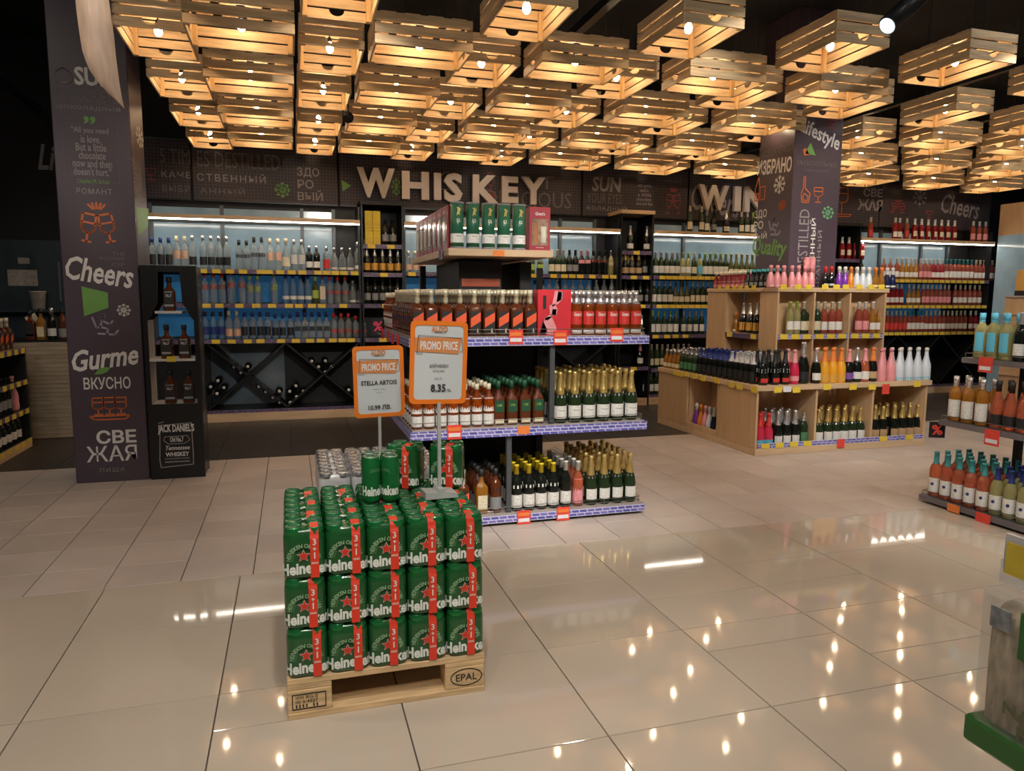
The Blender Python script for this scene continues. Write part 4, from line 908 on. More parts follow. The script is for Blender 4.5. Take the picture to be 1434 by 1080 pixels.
irun('is_pinkp','sparkling_bottle','matt pink bottle'+D,[1231,1244],iz,5.46,rows=2); irun('is_white','sparkling_bottle','matt white bottle with pale blue base'+D,[1256,1269,1281,1293],iz,5.46,rows=2)
D=' along the flank of the wooden island'
def srow(key,name,label,ys,X,z,parts=True,sc=None):
    for Yy in ys: bottle(key,name,label,label if len(ys)>1 else None,(X,Yy,z),-math.pi/2+jit(.2),parts,sc)
for q,X in enumerate((3.91,4.0,4.09)):
    srow('ss_clear','spirit_bottle','short golden flask'+D,lin(6.86,7.12,4),X,iz); srow('ss_green','wine_bottle','short green bottle'+D,lin(6.52,6.77,4),X,iz); srow('ss_blue','wine_bottle','dark bottle with navy cap'+D,lin(5.98,6.43,6),X,iz); srow('ss_silver','wine_bottle','dark bottle with silver cap'+D,lin(5.56,5.89,5),X,iz)
D=' in a tower cubby of the island'
irun('w_straw','wine_bottle','pale wine bottle with white label'+D,[1100,1107],1.045,5.80); irun('w_cream','wine_bottle','green wine bottle with cream label'+D,[1118,1126,1132],1.045,5.80)
irun('w_rose','wine_bottle','rose bottle with white label'+D,[1147,1158,1167,1178],1.045,5.80); irun('w_rosep','wine_bottle','rose bottle with pink label'+D,[1195,1204],1.045,5.80); irun('w_rosey','wine_bottle','golden bottle with white label'+D,[1214,1223],1.045,5.80)
D=' on top of the wooden island tower'
irun('m_pink','mini_bottle','small matt pink bottle'+D,[1071,1080,1089,1100,1109,1118,1126],tz,5.77); irun('m_redc','mini_bottle','small dark bottle with red cap'+D,[1146,1154],tz,5.77); irun('m_violet','mini_bottle','small violet bottle'+D,[1165,1172],tz,5.77); irun('m_orange','mini_bottle','small orange bottle'+D,[1181],tz,5.77); irun('m_white','mini_bottle','small matt white bottle'+D,[1189,1197,1205],tz,5.77); irun('m_peach','mini_bottle','small peach bottle with orange cap'+D,[1215,1223],tz,5.77); irun('m_navy','mini_bottle','small navy bottle with silver top'+D,[1230,1236],tz,5.77)
for k,(dx,dz) in enumerate(((0,0),(.062,0),(0,.142),(.062,.142))):
    X=PY(1131,390,5.84)[0]+dx; o=E('pink_tube','pink cylindrical carton, '+('upper' if dz else 'lower')+' of a stack on the wooden island tower','tube',(X,5.865,tz+dz),0,'pink cartons '+('upper' if dz else 'lower')); b=MB(); b.lathe([(.029,0),(.029,.13)],LB['pink'],16); O('tube',b.mesh(),o); b=MB(); b.lathe([(.030,.125),(.030,.141)],MATS['glass_pinkp'],16); O('lid',b.mesh(),o)
D=' along the tower top, flank side'
for X in (4.285,4.36):
    srow('m_rosel','mini_bottle','small red bottle with pink label'+D,lin(6.32,6.80,7),X,tz); srow('m_dark','mini_bottle','small dark bottle with teal cap'+D,lin(5.86,6.24,6),X,tz)
srow('m_peach','mini_bottle','small amber bottle in the flank niche of the tower',[6.48],4.33,1.03); srow('w_orange','sparkling_bottle','dark bottle with orange label in the flank niche of the tower',lin(6.04,6.38,4),4.35,1.03)
D=' in the low flank niche of the island'
for key,Yy,l in (('m_violet',6.50,'violet small bottle'),('m_orange',6.42,'orange small bottle'),('m_pink',6.34,'pink small bottle'),('m_white',6.26,'white small bottle'),('m_navy',6.18,'navy small bottle'),('m_dark',6.10,'dark small bottle')): srow(key,'mini_bottle',l+D,[Yy],3.93,.061,sc=(1.1,1.1,1.25))
# ================================================================ BLACK BOTTLE-SHAPED CABINET
jx0,jx1,jy0,jy1,jz=-1.04,-.662,5.90,6.20,1.59
jd=E('display_case','tall black display cabinet with bottle-shaped opening beside the left column','cabinet',(0,0,0))
def pz(px,py): return PY(px,py,jy0)
out=[(jx0,0),(jx1,0),(jx1,jz),(jx0,jz)]
bw0,bw1=pz(209,500)[0],pz(273,500)[0]; nw0,nw1=-.935,-.795; zb0=pz(240,566)[1]; zs=pz(240,449)[1]; zn=pz(240,438)[1]+.02; zt_=pz(240,381)[1]
hole=[(bw0,zb0),(bw1,zb0),(bw1,zs),(bw1-.03,zs+.04),(nw1+.03,zn),(nw1,zn+.05),(nw1-.01,zt_),(nw0+.01,zt_),(nw0,zn+.05),(nw0-.03,zn),(bw0+.03,zs+.04),(bw0,zs)]
def holed(y0,y1,m):
    # front sheet split into a left and right half around the opening
    L_=[(jx0,0),((jx0+jx1)/2,0),((jx0+jx1)/2,zb0),(bw0,zb0),(bw0,zs),(bw0+.03,zs+.04),(nw0-.03,zn),(nw0,zn+.05),(nw0+.01,zt_),((jx0+jx1)/2,zt_),((jx0+jx1)/2,jz),(jx0,jz)]
    b=MB(); b.prism(L_,y0,y1,m); Rr=[(jx0+jx1-xx,zz) for xx,zz in L_][::-1]; b.prism(Rr,y0,y1,m); return b.mesh()
jdm=mat('cabinet_black',(.010,.010,.011),.28,var=.05)
O('front_panel',holed(jy0,jy0+.018,jdm),jd); O('rear_panel',holed(jy1-.018,jy1,jdm),jd)
for a,bb in ((jx0,jx0+.015),(jx1-.015,jx1)): O('side_panel',bx(a,bb,jy0+.0185,jy1-.0185,.02,jz-.0,jdm,.002),jd)
O('top_panel',bx(jx0+.016,jx1-.016,jy0+.0185,jy1-.0185,jz-.02,jz,jdm),jd); O('foot',bx(jx0+.016,jx1-.016,jy0+.0185,jy1-.0185,0,.03,jdm),jd)
wl=mat('cabinet_white',(.62,.60,.58),.4); jshelf=[(zb0-.004,bw0-.01,bw1+.01),(pz(240,503)[1],bw0-.01,bw1+.01),(zn-.01,nw0-.02,nw1+.02)]
for zz,a,bb in jshelf: O('shelf',bx(max(a,jx0+.016),min(bb,jx1-.016),jy0+.019,jy1-.019,zz-.016,zz,wl),jd)
for zz,a,bb in jshelf[1:2]: O('shelf_edge',bx(bw0,bw1,jy0-.001,jy0+.0185,zz-.016,zz,wl),jd); O('price_tag',bx(-.89,-.83,jy0-.006,jy0-.0015,zz-.02,zz+.02,tagy),jd)
O('shelf_edge',bx(nw0-.02,nw1+.02,jy0-.003,jy0-.0005,zn-.026,zn-.008,wl),jd); O('lining',bx(bw0-.012,bw0-.004,jy0+.019,jy1-.019,zb0,zs,wl),jd)
YJ=jy0
lb=MB()
def rr(px): return [pz(a,c) for a,c in px]
lb.stroke(rr([(224,596),(268,592),(271,640),(271,650),(226,655),(224,645)]),.006,chalk,closed=True); lb.stroke(rr([(222,593),(229,591)]),.006,chalk); lb.stroke(rr([(231,612),(262,610),(266,616),(258,621),(236,622),(229,617)]),.005,chalk,closed=True)
O('label_frame',lb.mesh(),jd,(0,YJ,0))
tbox(jd,"JACK DANIEL'S",(221,594,272,608),YJ,white,.03,name='lettering'); tbox(jd,'Old No.7',(238,612,257,619),YJ,white,.02); tbox(jd,'Tennessee',(232,624,266,630),YJ,white,.01,.3); tbox(jd,'WHISKEY',(232,633,265,639),YJ,white,.02); tbox(jd,'~~~~~~~~~~~~',(231,641,266,643),YJ,chalk,0); tbox(jd,'~~~~~~~~~~~~',(231,645,266,648),YJ,chalk,0)
sd=MB()
for k in range(18): sd.stroke([(0,.25+k*.07),(.05 if k%2 else .03,.28+k*.07),(.0,.30+k*.07)],.006,chalk)
me=sd.mesh(); me.transform(Matrix.Rotation(math.pi/2,4,'Z')); O('side_pattern',me,jd,(jx1+.0005,6.02,0))
KB['jd']['parts'].append(('printed_label',tmesh('No.7',white,.04,.022,.01,warp=lambda x_,y_,z_:(x_,-.0435,z_+.115)))); KB['jd']['parts'].append(('printed_label',tmesh("JACK DANIEL'S",white,.055,.012,.01,warp=lambda x_,y_,z_:(x_,-.0435,z_+.14))))
bottle('jd','whiskey_bottle','square whiskey bottle in the neck of the black bottle-shaped cabinet',None,(-.865,6.0,zn-.01),0,True)
for zz,wd,px in ((jshelf[1][0],'middle',(230,255)),(jshelf[0][0],'bottom',(232,258))):
    for q in px: bottle('jd','whiskey_bottle','square whiskey bottle on the %s shelf of the black bottle-shaped cabinet'%wd,'bottles on the %s cabinet shelf'%wd,(pz(q,480)[0]+.005,5.99,zz),0,True)
# ================================================================ PALLET AND BEER PACKS
px0,px1,py0,py1=-.048,.612,2.345,2.945
pal=E('pallet','wooden half pallet carrying green beer packs','pallet',((px0+px1)/2,(py0+py1)/2,0))
W_,D_=px1-px0,py1-py0
for k in range(3): O('bottom_board',bx(-W_/2,W_/2,-.045,.045,0,.022,palletw,.002),pal,(0,-D_/2+.045+k*(D_-.09)/2,0))
blk=bx(-.07,.07,-.045,.045,.0225,.1,palletw,.003)
for sx in (-1,1):
    for k in range(3):
        bo=O('block',blk,pal,(sx*(W_/2-.07),-D_/2+.045+k*(D_-.09)/2,0))
        if k==0:
            if sx>0:
                O('stamp_text',tmesh('EPAL',black,.075,.026,.008),bo,(.005,-.0465,.062)); e=MB(); e.stroke([(.005+.055*math.cos(a),.062+.030*math.sin(a)) for a in [2*math.pi*i/24 for i in range(24)]],.003,black,closed=True); O('stamp_ring',e.mesh(),bo,(0,-.0452,0))
            else:
                e=MB(); e.stroke([(-.055,.035),(.05,.035),(.05,.085),(-.055,.085)],.003,black,closed=True); O('stamp_frame',e.mesh(),bo,(0,-.0452,0))
                for i,(tt,zz) in enumerate((('IIIIII BG-0',.075),('IIII 0-4537',.060),('IIII II',.045))): O('stamp_text',tmesh(tt,black,.07,.011,.006),bo,(-.01,-.0465,zz))
sb=bx(-.07,.07,-D_/2,D_/2,.1005,.118,palletw,.002)
for sx in (-1,1): O('stringer_board',sb,pal,(sx*(W_/2-.07),0,0))
db=bx(-W_/2,W_/2,-.055,.055,.1185,.140,palletw,.002)
for k in range(5): O('deck_board',db,pal,(0,-D_/2+.055+k*(D_-.11)/4,0))
ZP=.140
PW,PH=.1305,.166
wrapm=mat('beer_film_green',(.010,.085,.022),.16,var=.12,vscale=14,spec=.6,coat=.3)
cang=mat('beer_can_green',(.02,.22,.06),.2,metal=.5,var=.1); lidm=mat('can_lid',(.10,.30,.16),.25,metal=.7); redt=mat('beer_red',(.70,.045,.02),.4,var=.05)
starr=mat('star_red',(.62,.04,.02),.4); pwhite=mat('beer_white',(.72,.76,.70),.4,var=.05); arcg=mat('beer_pale_green',(.10,.26,.10),.4)
def rounded(half,rad,dent=.0022,n=5):
    pts=[]
    for q,(cx,cz) in enumerate(((1,-1),(1,1),(-1,1),(-1,-1))):
        for i in range(n+1):
            a=R(-90+90*q+90*i/n); pts.append(((half-rad)*cx+rad*math.cos(a),(half-rad)*cz+rad*math.sin(a)))
        d=((0,half-dent),(0,half-dent))  
        nx,ny=((half-dent,0),(0,half-dent),(-(half-dent),0),(0,-(half-dent)))[q] if q<3 else (0,-(half-dent))
        if q==0: pts.append((half-dent,0))
        elif q==1: pts.append((0,half-dent))
        elif q==2: pts.append((-(half-dent),0))
        else: pts.append((0,-(half-dent)))
    return pts
def wrapmesh():
    b=MB(); rings=[]; H_=PH
    for sc_,z in ((.86,.001),(.95,.004),(.995,.016),(1,.03),(1,.130),(.985,.140),(.93,.152),(.88,.159),(.84,.161)): rings.append([(x_*sc_,y_*sc_,z) for x_,y_ in rounded(PW/2,.031)])
    n=len(rings[0]); vs=[v for r_ in rings for v in r_]
    fs=[(i*n+k,i*n+(k+1)%n,(i+1)*n+(k+1)%n,(i+1)*n+k) for i in range(len(rings)-1) for k in range(n)]+[tuple(reversed(range(n))),tuple((len(rings)-1)*n+k for k in range(n))]
    b.faces(vs,fs,wrapm,True); me=b.mesh(); return me
wrap_me=wrapmesh()
b=MB(); b.lathe([(.024,.140),(.0315,.146),(.029,.158),(.0265,.163),(.027,.166),(.0255,.1655),(.024,.162),(0,.1615)],cang,14); cantop_me=b.mesh()
b=MB(); b.lathe([(.0,.1622),(.024,.1622),(.0255,.1660),(.027,.1664),(.0265,.163)],lidm,14); lid_me=b.mesh()
def strip_mesh(x0):
    b=MB(); h=PW/2
    pts=[(-h-.0034,.004),(-h-.0034,.132),(-h*.99,.142),(-h*.94,.154),(-h*.86,.1645),(-h*.45,.1682),(-h*.1,.1684)]
    vs=[(x_,y_,z_) for y_,z_ in pts for x_ in (x0,x0+.027)]; b.faces(vs,[(2*i,2*i+1,2*i+3,2*i+2) for i in range(len(pts)-1)],redt)
    return b.mesh()
def print_mesh(strip):
    b=MB(); y=-PW/2-.0014
    h2=.040
    def wrp(x_,yy,z_):   # print follows the flat front, then rolls round the corner
        if abs(x_)<=.034: return (x_,y,z_)
        s=1 if x_>0 else -1; a=(abs(x_)-.034)/.031; return (s*(.034+.0325*math.sin(a)),y+.0325*(1-math.cos(a)),z_)
    def put(me): b.add(me)
    put(tmesh('Heineken',pwhite,.158,.040,.04,warp=lambda x_,yy,z_:wrp(x_+.002,yy,z_+.038-1.2*x_*x_)))
    # arched word
    def arch(x_,yy,z_):
        r_=.047; a=x_/r_; rr_=r_+z_; return wrp(-.004+rr_*math.sin(a),yy,.064+rr_*math.cos(a))
    put(tmesh('HEINEKEN ORIGINAL',mat('arch_green',(.30,.50,.28),.4),.150,.014,.02,warp=arch))
    for r_ in (.034,.039):
        q=MB(); pts=[(-.004+r_*math.cos(R(a)),.064+r_*math.sin(R(a))) for a in range(0,181,15)]; q.stroke(pts,.0016,arcg); me=q.mesh()
        for v in me.vertices: v.co=wrp(v.co.x,0,v.co.z)
        put(me)
    q=MB(); st=[]
    for i in range(10): a=R(90+36*i); rr_=.021 if i%2==0 else .0085; st.append((-.004+rr_*math.cos(a),.078+rr_*math.sin(a)))
    vs=[(-.004,y-.0012,.078)]+[(p_[0],y-.0012,p_[1]) for p_ in st]; q.faces(vs,[(0,i,i%10+1) for i in range(1,11)],starr)
    me=q.mesh(); put(me)
    q=MB(); q.stroke(st,.0016,pwhite,y=y-.0004,th=.0004,closed=True); put(q.mesh())
    return b.mesh()
def strip_txt(x0):
    b=MB(); y=-PW/2-.0042
    for ch,z_,hh in (('3',.122,.021),('+',.099,.011),('1',.077,.021)):
        b.add(tmesh(ch,pwhite,None,hh,.02,warp=lambda x_,yy,zz,z_=z_:(x_+x0+.0135,y,zz+z_)))
    b.box(x0+.003,x0+.024,y,y+.0003,.050,.0515,pwhite); b.box(x0+.003,x0+.024,y,y+.0003,.0535,.055,pwhite)
    return b.mesh()
pr_me=print_mesh(0); sx_opts=[.002,.010,.017]; st_me=[strip_mesh(a) for a in sx_opts]; tx_me=[strip_txt(a) for a in sx_opts]
def pack(x_,y_,z_,rz,label,group,front=True,hollow=False):
    o=E('beer_pack',label,'beer pack',(x_,y_,z_),rz,group)
    O('film_wrap',wrap_me,o); k=random.randrange(3)
    for sx in (-1,1):
        for sy in (-1,1):
            c=O('can',cantop_me,o,(sx*.0325,sy*.0325,.0008)); O('can_lid',lid_me,c,(0,0,.0006))
    O('red_strip',st_me[k],o)
    if front: O('printed_label',pr_me,o); O('strip_lettering',tx_me[k],o)
    return o
lx=lin(px0+.066,px1-.066,5); ly=lin(py0+.063,py0+.063+3*.1335,4)
for lev in range(3):
    for i,X in enumerate(lx):
        for j,Yy in enumerate(ly):
            if lev<2 and 0<i<4 and 0<j<3: continue
            rot=0
            wd=('bottom','middle','top')[lev]
            lbl='green beer four-pack, %s layer, %s, %s from the EPAL-stamped corner'%(wd,['stamped-side row','second row','third row','rearmost row'][j],ORD[4-i])
            pack(X+jit(.0012),Yy+jit(.0008),ZP+lev*(PH+.0012),0,lbl,'green beer packs stacked on the pallet',j==0 or (i in (0,4)))
ZT=ZP+3*(PH+.0012)
pack(.41,2.80,ZT,R(-28),'green beer four-pack standing on the stack behind the price sign pole',None)
pack(.568,2.76,ZT,R(-18),'green beer four-pack standing at the rear corner on the stack',None)
# loose cans
def fullcan(x_,y_,z_,rz,label,group):
    o=E('beer_can',label,'beer can',(x_,y_,z_),rz,group)
    b=MB(); b.lathe([(.024,0),(.031,.008),(.033,.014),(.033,.145),(.0265,.160),(.0265,.164)],cang,20); O('can_body',b.mesh(),o); b=MB(); b.lathe([(.0,.1635),(.024,.1635),(.0255,.1675),(.0275,.168),(.0275,.164),(.0266,.163)],mat('can_rim',(.45,.6,.48),.25,metal=.8),20); O('can_lid',b.mesh(),o)
    O('tab',bx(-.006,.006,-.012,.01,.164,.1655,lidm),o)
    O('printed_name',tmesh('Heineken',pwhite,.115,.036,.04,warp=lambda x_,yy,z:(.0335*math.sin(x_/.0335),-.0335*math.cos(x_/.0335),z+.045)),o); O('printed_arch',tmesh('ORIGINAL',arcg,.05,.012,.01,warp=lambda x_,yy,z:(.0335*math.sin(x_/.0335),-.0335*math.cos(x_/.0335),z+.12-6*x_*x_)),o)
for k,(dx,dy,rz) in enumerate(((0,0,.5),(.068,-.004,-.9),(.004,.067,1),(.071,.064,0))):
    fullcan(.258+dx,2.60+dy,ZT,rz,'loose green beer can in the group of four standing on the stack','four loose cans')
# second pallet with silver packs
p2=E('pallet','wooden pallet mostly hidden behind the green beer stack','pallet',(.42,3.33,0)); 
for k in range(3): O('bottom_board',bx(-.33,.33,-.045,.045,0,.022,palletw),p2,(0,-.25+k*.25,0))
for sx in (-1,0,1): O('block',bx(-.05,.05,-.29,.29,.0225,.118,palletw),p2,(sx*.27,0,0))
for k in range(5): O('deck_board',bx(-.33,.33,-.055,.055,.1185,.140,palletw),p2,(0,-.24+k*.12,0))
silf=mat('silver_film',(.55,.55,.56),.2,var=.15,vscale=20); wrap2=wrap_me.copy(); wrap2.materials[0]=silf; ct2=cantop_me.copy(); ct2.materials[0]=mat('silver_can',(.55,.55,.57),.25,metal=.8)
for lev in range(3):
    for i in range(4):
        for j in range(4):
            if lev<2 and 0<i<3 and 0<j<3: continue
            o=E('beer_pack','silver film-wrapped beer pack, %s layer on the rear pallet'%('bottom','middle','top')[lev],'beer pack',(.155+i*.1325,3.12+j*.1335,ZP+lev*.1672),0,'silver packs '+('bottom','middle','top')[lev]); O('film_wrap',wrap2,o)
            for sx in (-1,1):
                for sy in (-1,1): O('can',ct2,o,(sx*.0325,sy*.0325,.0008))
# ---------------------------------------------------------------- price signs
paper=mat('sign_paper',(.56,.60,.62),.45,var=.02); oframe=mat('orange_frame',(.80,.20,.02),.35,var=.04); brown=mat('banner_brown',(.62,.24,.08),.5,var=.05); ink=mat('ink',(.03,.03,.035),.6); poleg=mat('grey_plastic',(.42,.43,.42),.4)
def pricesign(label,loc,rz,lines,tilt,pole_z):
    o=E('price_sign',label,'price sign',loc,rz); w_,h_,t=.212,.30,.016
    b=MB(); 
    def rrect(a,c,r_,n=4):
        p=[]
        for q,(sx,sz) in enumerate(((1,-1),(1,1),(-1,1),(-1,-1))):
            for i in range(n+1): an=R(-90+90*q+90*i/n); p.append(((a-r_)*sx+r_*math.cos(an),(c-r_)*sz+r_*math.sin(an)))
        return p
    A,Bp=rrect(w_/2,h_/2,.018),rrect(w_/2-t,h_/2-t,.014); n=len(A)
    vs=[(x_,-.004,z_) for x_,z_ in A]+[(x_,-.004,z_) for x_,z_ in Bp]+[(x_,.004,z_) for x_,z_ in A]+[(x_,.004,z_) for x_,z_ in Bp]
    fs=[]
    for i in range(n):
        k=(i+1)%n; fs+=[(i,k,n+k,n+i),(2*n+k,2*n+i,3*n+i,3*n+k),(k,i,2*n+i,2*n+k),(n+i,n+k,3*n+k,3*n+i)]
    b.faces(vs,fs,oframe); zc=pole_z+h_/2
    fr=O('frame',b.mesh(),o,(0,0,zc),(0,tilt,0))
    b=MB(); b.prism(Bp,-.0015,.0015,paper); pg=O('paper',b.mesh(),fr)
    def ln(s_,z_,wd,ht,m,bold,x_=0): O('lettering',tmesh(s_,m,wd,ht,bold),fr,(x_,-.0048,z_))
    ln('ALDO',.122,.062,.020,brown,.04); ln('супермаркети',.108,.045,.006,ink,.005)
    b=MB(); b.prism([(-.088,.040),(.072,.032),(.086,.092),(-.094,.090)],-.0040,-.0034,brown); O('banner',b.mesh(),fr)
    b=MB(); b.stroke([(-.075,.085),(-.078,.098),(.084,.090),(.088,.045),(.078,.040)],.0012,ink); b.stroke([(-.078,.097),(-.082,.034),(-.06,.033)],.0012,ink); O('banner_outline',b.mesh(),fr,(0,-.0042,0))
    ln('PROMO PRICE',.062,.140,.032,white,.03); 
    for a in lines: ln(*a)
    O('pole',bx(-.006,.006,-.005,.005,.012,zc-h_/2+.005,poleg),o); b=MB(); b.prism([(-.062,0),(.062,0),(.055,.018),(.015,.022),(.010,.035),(-.010,.035),(-.015,.022),(-.062,.026)],-.04,.04,poleg); O('base',b.mesh(),o)
pricesign('orange-framed promo price sign reading 8.35 standing on the green beer packs',(.506,2.60,ZT+.0015),R(4),[('ХАЙНЕКЕН',-.010,.070,.015,ink,.015),('НЕТНА БИРА',-.030,.044,.007,ink,.004),('0.5 Л.',-.057,.028,.007,ink,.002),('8.35',-.092,.056,.028,ink,.03),('лв.',-.101,.018,.010,ink,.0,.04)],R(2),.345)
pricesign('orange-framed promo price sign reading 10.99 for the silver beer behind',(.345,3.08,ZP+3*.1672+.003),R(2),[('STELLA ARTOIS',-.004,.150,.019,ink,.025),('пакет 4 бр.',-.032,.05,.006,ink,.004),('0.5 Л.',-.046,.024,.005,ink,0),('10.99 ЛВ.',-.108,.095,.020,ink,.025)],R(-1),.225)
# ================================================================ WINE SHELVES AT RIGHT (facing the aisle)
rs=E('shelf_rack','stepped grey shelf rack of rose and white wine in the right aisle','shelving',(0,0,0))
RY1=3.86; RY0=2.3
tiers=[(.055,4.08,5.0),(.565,4.20,4.95),(.985,4.36,4.90)]
for z,x0,x1 in tiers:
    s=O('shelf',bx(x0,x1,RY0,RY1,z-.035,z,greym,.003),rs); O('price_rail',bx(x0-.006,x0-.001,RY0,RY1,z-.036,z-.002,mat('grey_rail',(.16,.14,.15),.4)),s); O('price_rail',bx(x0,x1,RY1+.001,RY1+.005,z-.036,z-.002,MATS['grey_rail']),s)
    w_=MB(); w_.tube([(x1-.1,RY1-.012,z+.03),(x0+.012,RY1-.012,z+.03),(x0+.012,RY0+.1,z+.03)],.0025,wirem,5); w_.tube([(x0+.012,RY1-.012,z),(x0+.012,RY1-.012,z+.03)],.0025,wirem,5); O('wire_guard',w_.mesh(),s)
for yy in (RY1-.25,RY0+.3): O('post',bx(4.62,4.66,yy,yy+.04,0,1.5,blackm),rs)
for yy in (RY1-.2,RY0+.3): O('foot',bx(4.12,4.95,yy,yy+.05,0,.0195,blackm),rs)
def rtag(px,py,X,m,w_=.10,h_=.10,z=None):
    yy,zz=PX(px,py,X); O('price_card',bx(X-.014,X-.010,yy-w_/2,yy+w_/2,zz-h_/2,zz+h_/2,m),rs); 
    if m is tagr: O('printed_strip',bx(X-.016,X-.0142,yy-w_/2+.01,yy+w_/2-.01,zz-h_/2+.015,zz-h_/2+.04,tagw),rs)
rtag(1378,730,4.08,tagr); rtag(1337,712,4.08,tago,.09,.05); rtag(1391,613,4.20,tagr); rtag(1382,511,4.36,tagr)
pc=O('percent_card',bx(-.05,.05,-.0015,.0015,-.055,.055,black),rs,(4.20,RY1+.01,.49),(0,0,-.5)); O('percent_sign',tmesh('%',tagr,.07,.07,.03),pc,(0,-.003,0))
def rrow(key,name,label,ys,X,z,nx=1,sc=None,dx=.092):
    for q in range(nx):
        for i,Yy in enumerate(ys):
            lbl=label+D if len(ys)*nx==1 else '%s, %s from rack end%s%s'%(label,ORD[i],(', '+ROWW[q]) if nx>1 else '',D)
            bottle(key,name,lbl,label+D if len(ys)*nx>1 else None,(X+q*dx,Yy,z),-math.pi/2+.35+jit(.1),True,sc)
dot=MB(); dot.prism([(.010*math.cos(2*math.pi*i/10),.085+.010*math.sin(2*math.pi*i/10)) for i in range(10)],-.0402,-.0392,LB['navy']); dm=dot.mesh()
for kk in ('rr_rose','rr_white'): KB[kk]['parts'].append(('printed_mark',dm))
D=', right aisle rack'
rrow('rr_rose','rose_wine_bottle','rose wine bottle with teal capsule',lin(3.80,3.44,5),4.14,.055,4)
rrow('rr_white','wine_bottle','white wine bottle with navy capsule',lin(3.35,2.90,6),4.14,.055,3)
rrow('rr_clearw','wine_bottle','golden bottle with tall white label',lin(3.80,3.60,3),4.26,.565,2,dx=.1)
rrow('rr_pinkb','rose_wine_bottle','rose bottle with black label',lin(3.50,3.05,6),4.27,.565,2,dx=.1)
rrow('rr_sky','wine_bottle','straw bottle with sky-blue label',lin(3.79,3.61,3),4.43,.985,2,dx=.1)
rrow('rr_dark','wine_bottle','dark bottle with white label',[3.51],4.43,.985); rrow('rr_navyl','wine_bottle','dark bottle with blue label',lin(3.42,3.2,3),4.43,.985)
# ================================================================ FAR RIGHT COOLER
fr=E('wine_cooler','wooden cooler with louvred top and blue-lit inside at the end of the rose shelves','cooler',(0,0,0)); fx0,fx1,fy0,fy1=9.98,10.9,7.75,8.40
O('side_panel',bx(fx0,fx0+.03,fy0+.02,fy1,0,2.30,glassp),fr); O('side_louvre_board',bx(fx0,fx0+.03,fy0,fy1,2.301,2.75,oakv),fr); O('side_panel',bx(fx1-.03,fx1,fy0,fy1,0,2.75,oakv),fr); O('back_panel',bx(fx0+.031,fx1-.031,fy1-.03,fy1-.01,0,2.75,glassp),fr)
O('top_frame',bx(fx0+.031,fx1-.031,fy0,fy0+.02,2.30,2.36,oakh),fr)
for k in range(7): O('louvre',bx(fx0+.031,fx1-.031,fy0,fy0+.03,2.38+k*.052,2.415+k*.052,oakh),fr)
O('led_strip',bx(fx0+.05,fx1-.05,fy0+.03,fy0+.05,2.27,2.285,ledm),fr)
for z in (.12,.6,1.05,1.36,1.68): 
    s=O('shelf',bx(fx0+.031,fx1-.031,fy0+.03,fy1-.031,z-.03,z,oakh),fr); O('price_rail',bx(fx0+.031,fx1-.031,fy0+.022,fy0+.029,z-.045,z-.002,tagy),s)
for k in range(4): bottle('w_dark','wine_bottle','dark wine bottle inside the blue-lit cooler','bottles in the cooler',(fx0+.12+k*.12,8.0,1.68),0,False)
for k in range(3): bottle('w_dark','wine_bottle','dark wine bottle on the lower cooler shelf','bottles low in cooler',(fx0+.12+k*.12,8.0,1.36),0,False)
# gold hamper box on a stand
st=E('shelf_rack','small wooden stand carrying the gold hamper box','shelving',(0,0,0)); hx,hy=8.15,6.20
hX,hY=(8.15,6.20)
for a in (0,.68): O('side_panel',bx(hx+a,hx+a+.02,hy,hy+.5,0,1.40,oakv),st)
for z in (.1,.5,.9,1.22,1.42): O('shelf',bx(hx-.02,hx+.72,hy,hy+.5,z-.02,z,oakh if z<1.4 else MATS['pale_board']),st)
hb=E('hamper_box','gold gift hamper box tied with black ribbon on the wooden stand','box',(hx+.36,hy+.25,1.42)); O('carton',cbx(.56,.40,.30,mat('gold_card',(.62,.36,.10),.35,var=.1),.004),hb); O('ribbon',bx(-.16,-.09,-.205,.205,0,.304,black),hb); O('base_band',bx(-.283,.283,-.203,.203,0,.06,black),hb)
b=MB()
for a in range(6): an=a*math.pi/3; b.tube([(-.12,0,.31),(-.12+.09*math.cos(an),.09*math.sin(an),.37),(-.12+.13*math.cos(an+.4),.12*math.sin(an+.4),.32)],.012,black,6)
O('bow',b.mesh(),hb)
for k in range(4): bottle('v_short','spirit_bottle','short flask on the stand below the gold hamper box','flasks below hamper',(hx+.12+k*.14,hy+.12,1.22),0,False,(1,1,.7))
# ================================================================ LEFT BACKGROUND
lu=E('shelf_rack','dark shelf rack with wooden edges and yellow tags at the left aisle','shelving',(0,0,0)); X1=-2.30; ly0,ly1=6.0,7.55
O('end_panel',bx(X1-.45,X1,ly1-.03,ly1,.05,.88,black),lu); O('back_panel',bx(X1-.47,X1-.45,ly0,ly1,.05,1.8,black),lu); O('plinth',bx(X1-.45,X1,ly0,ly1,0,.05,oakh),lu)
for z in (.085,.36,.62,.90):
    s=O('shelf',bx(X1-.45,X1-.002,ly0,ly1-.031,z-.03,z,blackm if z<.85 else oakh),lu); O('price_rail',bx(X1-.0015,X1+.004,ly0,ly1,z-.045,z,oakh if z<.2 else railp),s)
    for k in range(9): O('price_tag',TAGM[tagy.name],s,(X1+.006,ly0+.15+k*.165,z-.046),(0,0,math.pi/2))
O('wooden_post',bx(X1-.30,X1-.24,7.20,7.26,.901,2.3,oakv),lu)
D=' in the left aisle rack'
def lrow(key,nm,l,ys,z): 
    for Yy in ys: bottle(key,nm,l+D,l+D if len(ys)>1 else None,(X1-.07,Yy,z),math.pi/2,True)
lrow('is_pinkp','spirit_bottle','pink bottle on the middle shelf',[7.38],.36); lrow('w_dark','wine_bottle','dark bottle on the middle shelf',lin(6.55,7.22,7),.36)
